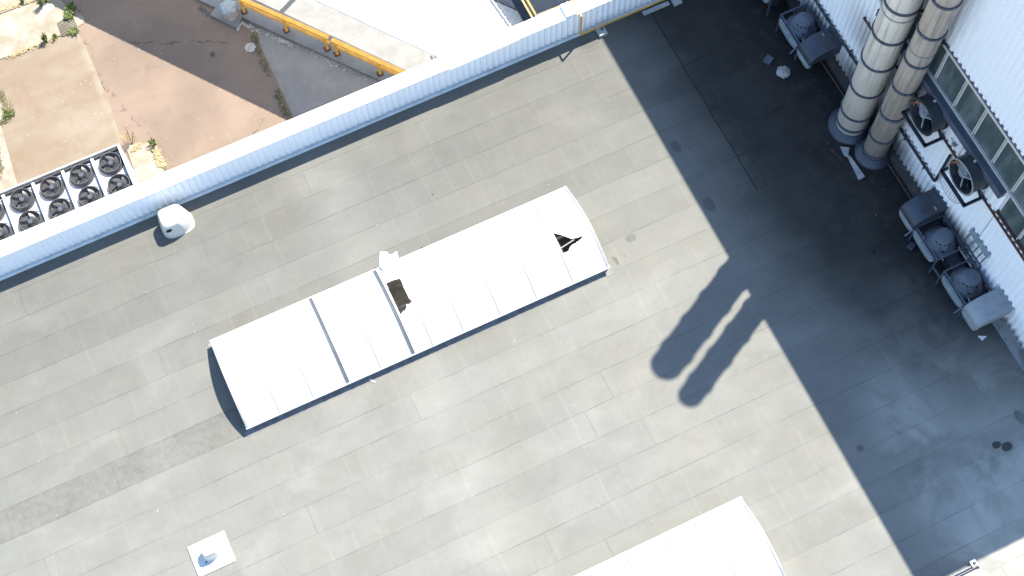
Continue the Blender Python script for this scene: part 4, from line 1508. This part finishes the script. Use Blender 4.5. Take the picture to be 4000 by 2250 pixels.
weed(KZ(1740, 760), .14, 40, .20, M['green'], 'low green clump at the lower corner of the drain grate', leaf=.04)
weed(KZ(1110, 60), .4, 26, .12, M['green'], 'green weed behind the white rubble at the top edge')
weed(at(36, 447, GZ + .03), .16, 46, .22, M['green'], 'low green clump at the corner of the left slab', leaf=.04)
weed(at(36, 445, GZ + .03), 1.15, 7, .25, M['straw'], 'tall dry straw stalks leaning from the corner of the left slab', lean=(.45, .1), leaf=.02)
weed(at(512, 560, GZ + .03), 1.05, 22, .30, M['straw'], 'tall dry straw plant behind the corner of the condenser', lean=(.0, .05), leaf=.018)
weed(at(600, 568, GZ + .06), .42, 34, .15, M['green'], 'green weed on the corner of the pale slab beside the condenser', leaf=.03)
def scatter(name, pts, smin, smax, mat, label, cat='ground cover', n=1, sp=.1, flatness=.5):
    b = BM()
    for p in pts:
        for _ in range(n):
            q = p + Vector((random.gauss(0, sp), random.gauss(0, sp), 0))
            s = random.uniform(smin, smax)
            t_ = BM()
            bmesh.ops.create_icosphere(t_, subdivisions=1, radius=s)
            for v in t_.verts:
                v.co = Vector((v.co.x * random.uniform(.7, 1.3), v.co.y * random.uniform(.7, 1.3), v.co.z * flatness))
            merge(b, t_, Matrix.Translation(q) @ Matrix.Rotation(random.uniform(0, 6.3), 4, 'Z'))
    o = obj(name, b, mat)
    return tag(o, label, cat, kind='stuff')
def along(pts, n):
    out = []
    for i in range(n):
        f = random.random() * (len(pts) - 1)
        k = int(f)
        out.append(pts[k].lerp(pts[min(k + 1, len(pts) - 1)], f - k))
    return out
def foliage(name, pts, label, mat, hmax=.22, leaf=.035):
    b = BM()
    for p in pts:
        for _ in range(9):
            q = p + Vector((random.gauss(0, .07), random.gauss(0, .07), random.uniform(.0, hmax)))
            a = random.uniform(0, 6.28)
            d = Vector((math.cos(a), math.sin(a), random.uniform(-.3, .6))) * leaf * random.uniform(.7, 2)
            s = d.cross(Vector((0, 0, 1))).normalized() * leaf * random.uniform(.4, .9)
            b.faces.new([b.verts.new(q - d), b.verts.new(q + s), b.verts.new(q + d), b.verts.new(q - s)])
    return tag(obj(name, b, mat, recalc=False), label, 'ground cover', kind='stuff')
edge = [k2(*q, GZ) for q in ((400, 285), (440, 420), (490, 540), (530, 610))]
edge2 = [k2(*q, GZ) for q in ((580, 730), (620, 820), (650, 900), (690, 960))]
foliage('ground_cover', along(edge, 20) + along(edge2, 30) + along(edge[:2], 10), 'weeds and moss along the edge of the shaded concrete triangle', M['moss'])
foliage('ground_cover', along([at(595, 575, GZ), at(645, 665, GZ)], 50) + along([at(520, 585, GZ), at(560, 565, GZ)], 14), 'dry grass tufts round the pale slab beside the condenser', M['straw'], .15, .03)
foliage('ground_cover', along([at(0, 360, GZ), at(30, 440, GZ)], 30) + along([at(0, 480, GZ), at(30, 468, GZ)], 12) + along([at(0, 600, GZ), at(4, 690, GZ)], 20), 'low weeds in the joint of the left slab', M['moss'], .1, .03)
foliage('ground_cover', along([KZ(0, 260), KZ(330, 150), KZ(750, 10)], 30) + along([KZ(100, 1390), KZ(760, 1130), KZ(1400, 880)], 36), 'short grass in the paving joints at the top left', M['straw'], .07, .025)
kerb = [k2(*q, GZ) for q in ((330, 190), (420, 245), (700, 360), (900, 440), (1150, 570), (1400, 665))]
scatter('rubble', along(kerb[:3], 60) + along(kerb, 50), .02, .07, M['stone'], 'broken stone rubble along the foot of the kerb', 'rubble', 1, .05)
scatter('gravel', along(kerb, 260) + along([at(780, 30, GZ), at(830, 70, GZ)], 120), .012, .03, M['cable'], 'dark grit along the foot of the kerb', 'gravel', 1, .07)
scatter('rubble', along([KZ(1080, 150), KZ(1200, 200)], 26), .04, .11, M['cap'], 'white broken rubble beside the tall weed at the top left', 'rubble', 1, .09)
scatter('rubble', [at(508, 575, GZ), at(520, 583, GZ), at(614, 573, GZ)], .05, .09, M['cap'], 'white stones by the slab beside the condenser', 'rubble', 2, .04)
litter = []
for i in range(60):
    litter.append(at(random.uniform(330, 1130), random.uniform(80, 620), GZ + .004))
for i in range(40):
    litter.append(at(random.uniform(20, 400), random.uniform(150, 560), GZ + .008))
litter = [p for p in litter if p.y > 26.5]
scatter('litter', litter, .004, .013, M['cap'], 'white specks of litter scattered over the brown yard', 'litter', 1, .02)
for pts, lab in (([k2(265, 250, GZ), k2(290, 200, GZ), k2(315, 185, GZ)], 'flat pale slab fragment beside the drum footing'), ([k2(600, 325, GZ), k2(650, 352, GZ), k2(690, 350, GZ)], 'long pale stone fragment at the kerb foot near the barrier post')):
    b = BM()
    for a, c in zip(pts, pts[1:]):
        bar(b, a + Vector((0, 0, .03)), c + Vector((0, 0, .04)), .10, .06)
    tag(obj('stone_fragment', b, M['stone'], at_base=True), lab, 'stone fragment')

# ------------------------------------------------------------------ small roof objects
def crumple(name, p, r, flatness, mat, label, cat):
    b = BM()
    bmesh.ops.create_icosphere(b, subdivisions=3, radius=1)
    for v in b.verts:
        k = random.uniform(.82, 1.12)
        v.co = Vector((p.x + v.co.x * r * k, p.y + v.co.y * r * k, p.z + r * flatness + v.co.z * r * flatness * k))
    return tag(obj(name, b, mat, at_base=True), label, cat)
crumple('foil_ball', at(3058, 287, 0), .25, .35, M['scrap'], 'crumpled ball of foil on the dark roof left of the flue stacks', 'foil ball')
p = at(3352, 665, 0.03)
b = BM()
pl = [at(px, py, .03) for px, py in ((3310, 612), (3320, 608), (3378, 690), (3366, 698), (3355, 704))]
prism(b, [(q.x, q.y) for q in pl], .02, .05)
tag(obj('scrap_strip', b, M['tan'], at_base=True), 'pale strip of scrap metal at the foot of the narrow flue stack', 'scrap metal')
pl = [at(px, py, .06) for px, py in ((3283, 573), (3318, 578), (3312, 612), (3298, 606))]
b = BM(); prism(b, [(q.x, q.y) for q in pl], .02, .09)
tag(obj('broken_tile', b, M['stone'], at_base=True), 'broken grey tile between the two flue stack bases', 'tile')
pl = [at(px, py, .03) for px, py in ((3820, 1312), (3855, 1313), (3838, 1330))]
b = BM(); prism(b, [(q.x, q.y) for q in pl], .005, .04)
tag(obj('plastic_scrap', b, M['cap'], at_base=True), 'small white scrap on the roof below the right extract fan', 'scrap')
for (px, py, rr, ang, lab) in ((3560, 962, .13, .4, 'grey paver block on the roof beside the dark hooded extract fan'), (3000, 236, .17, .5, 'grey paver block in deep shade below the far extract fan'), (3760, 1225, .16, .5, 'grey paver block on the roof beside the pale hooded extract fan')):
    q = at(px, py, 0)
    b = BM(); box(b, -rr, rr, -rr * .8, rr * .8, 0, .08, .01)
    bmesh.ops.transform(b, matrix=Matrix.Translation(q) @ Matrix.Rotation(ang, 4, 'Z'), verts=b.verts)
    tag(obj('paver_block', b, M['bluesteel'], at_base=True), lab, 'paver block')
q = [at(random.uniform(50, 3600), random.uniform(700, 2240), .004) for _ in range(40)]
q = [p for p in q if p.y < 24 and not any(s[0] - .2 < p.x < s[1] + .2 and s[2] - .2 < p.y < s[3] + .2 for s in (SK1, SK2))]
scatter('litter', q, .004, .011, M['cap'], 'pale specks of litter scattered over the grey roof', 'litter', 1, .01)
q = [at(random.uniform(2960, 3500), random.uniform(60, 760), .004) for _ in range(30)]
q = [p for p in q if p.x < 20.9]
scatter('debris', q + along([at(3200, 520, 0), at(3260, 600, 0), at(3310, 640, 0)], 40), .008, .035, M['rust'], 'brown dirt crumbs on the dark roof round the flue stacks', 'debris', 1, .03)
for (a, c, lab) in (((1443, 1482), (1465, 1493), 'thin white splinter on the roof below the broken skylight'),):
    b = BM(); bar(b, at(*a, .02), at(*c, .02), .035, .02)
    tag(obj('plastic_splinter', b, M['cap'], at_base=True), lab, 'splinter')
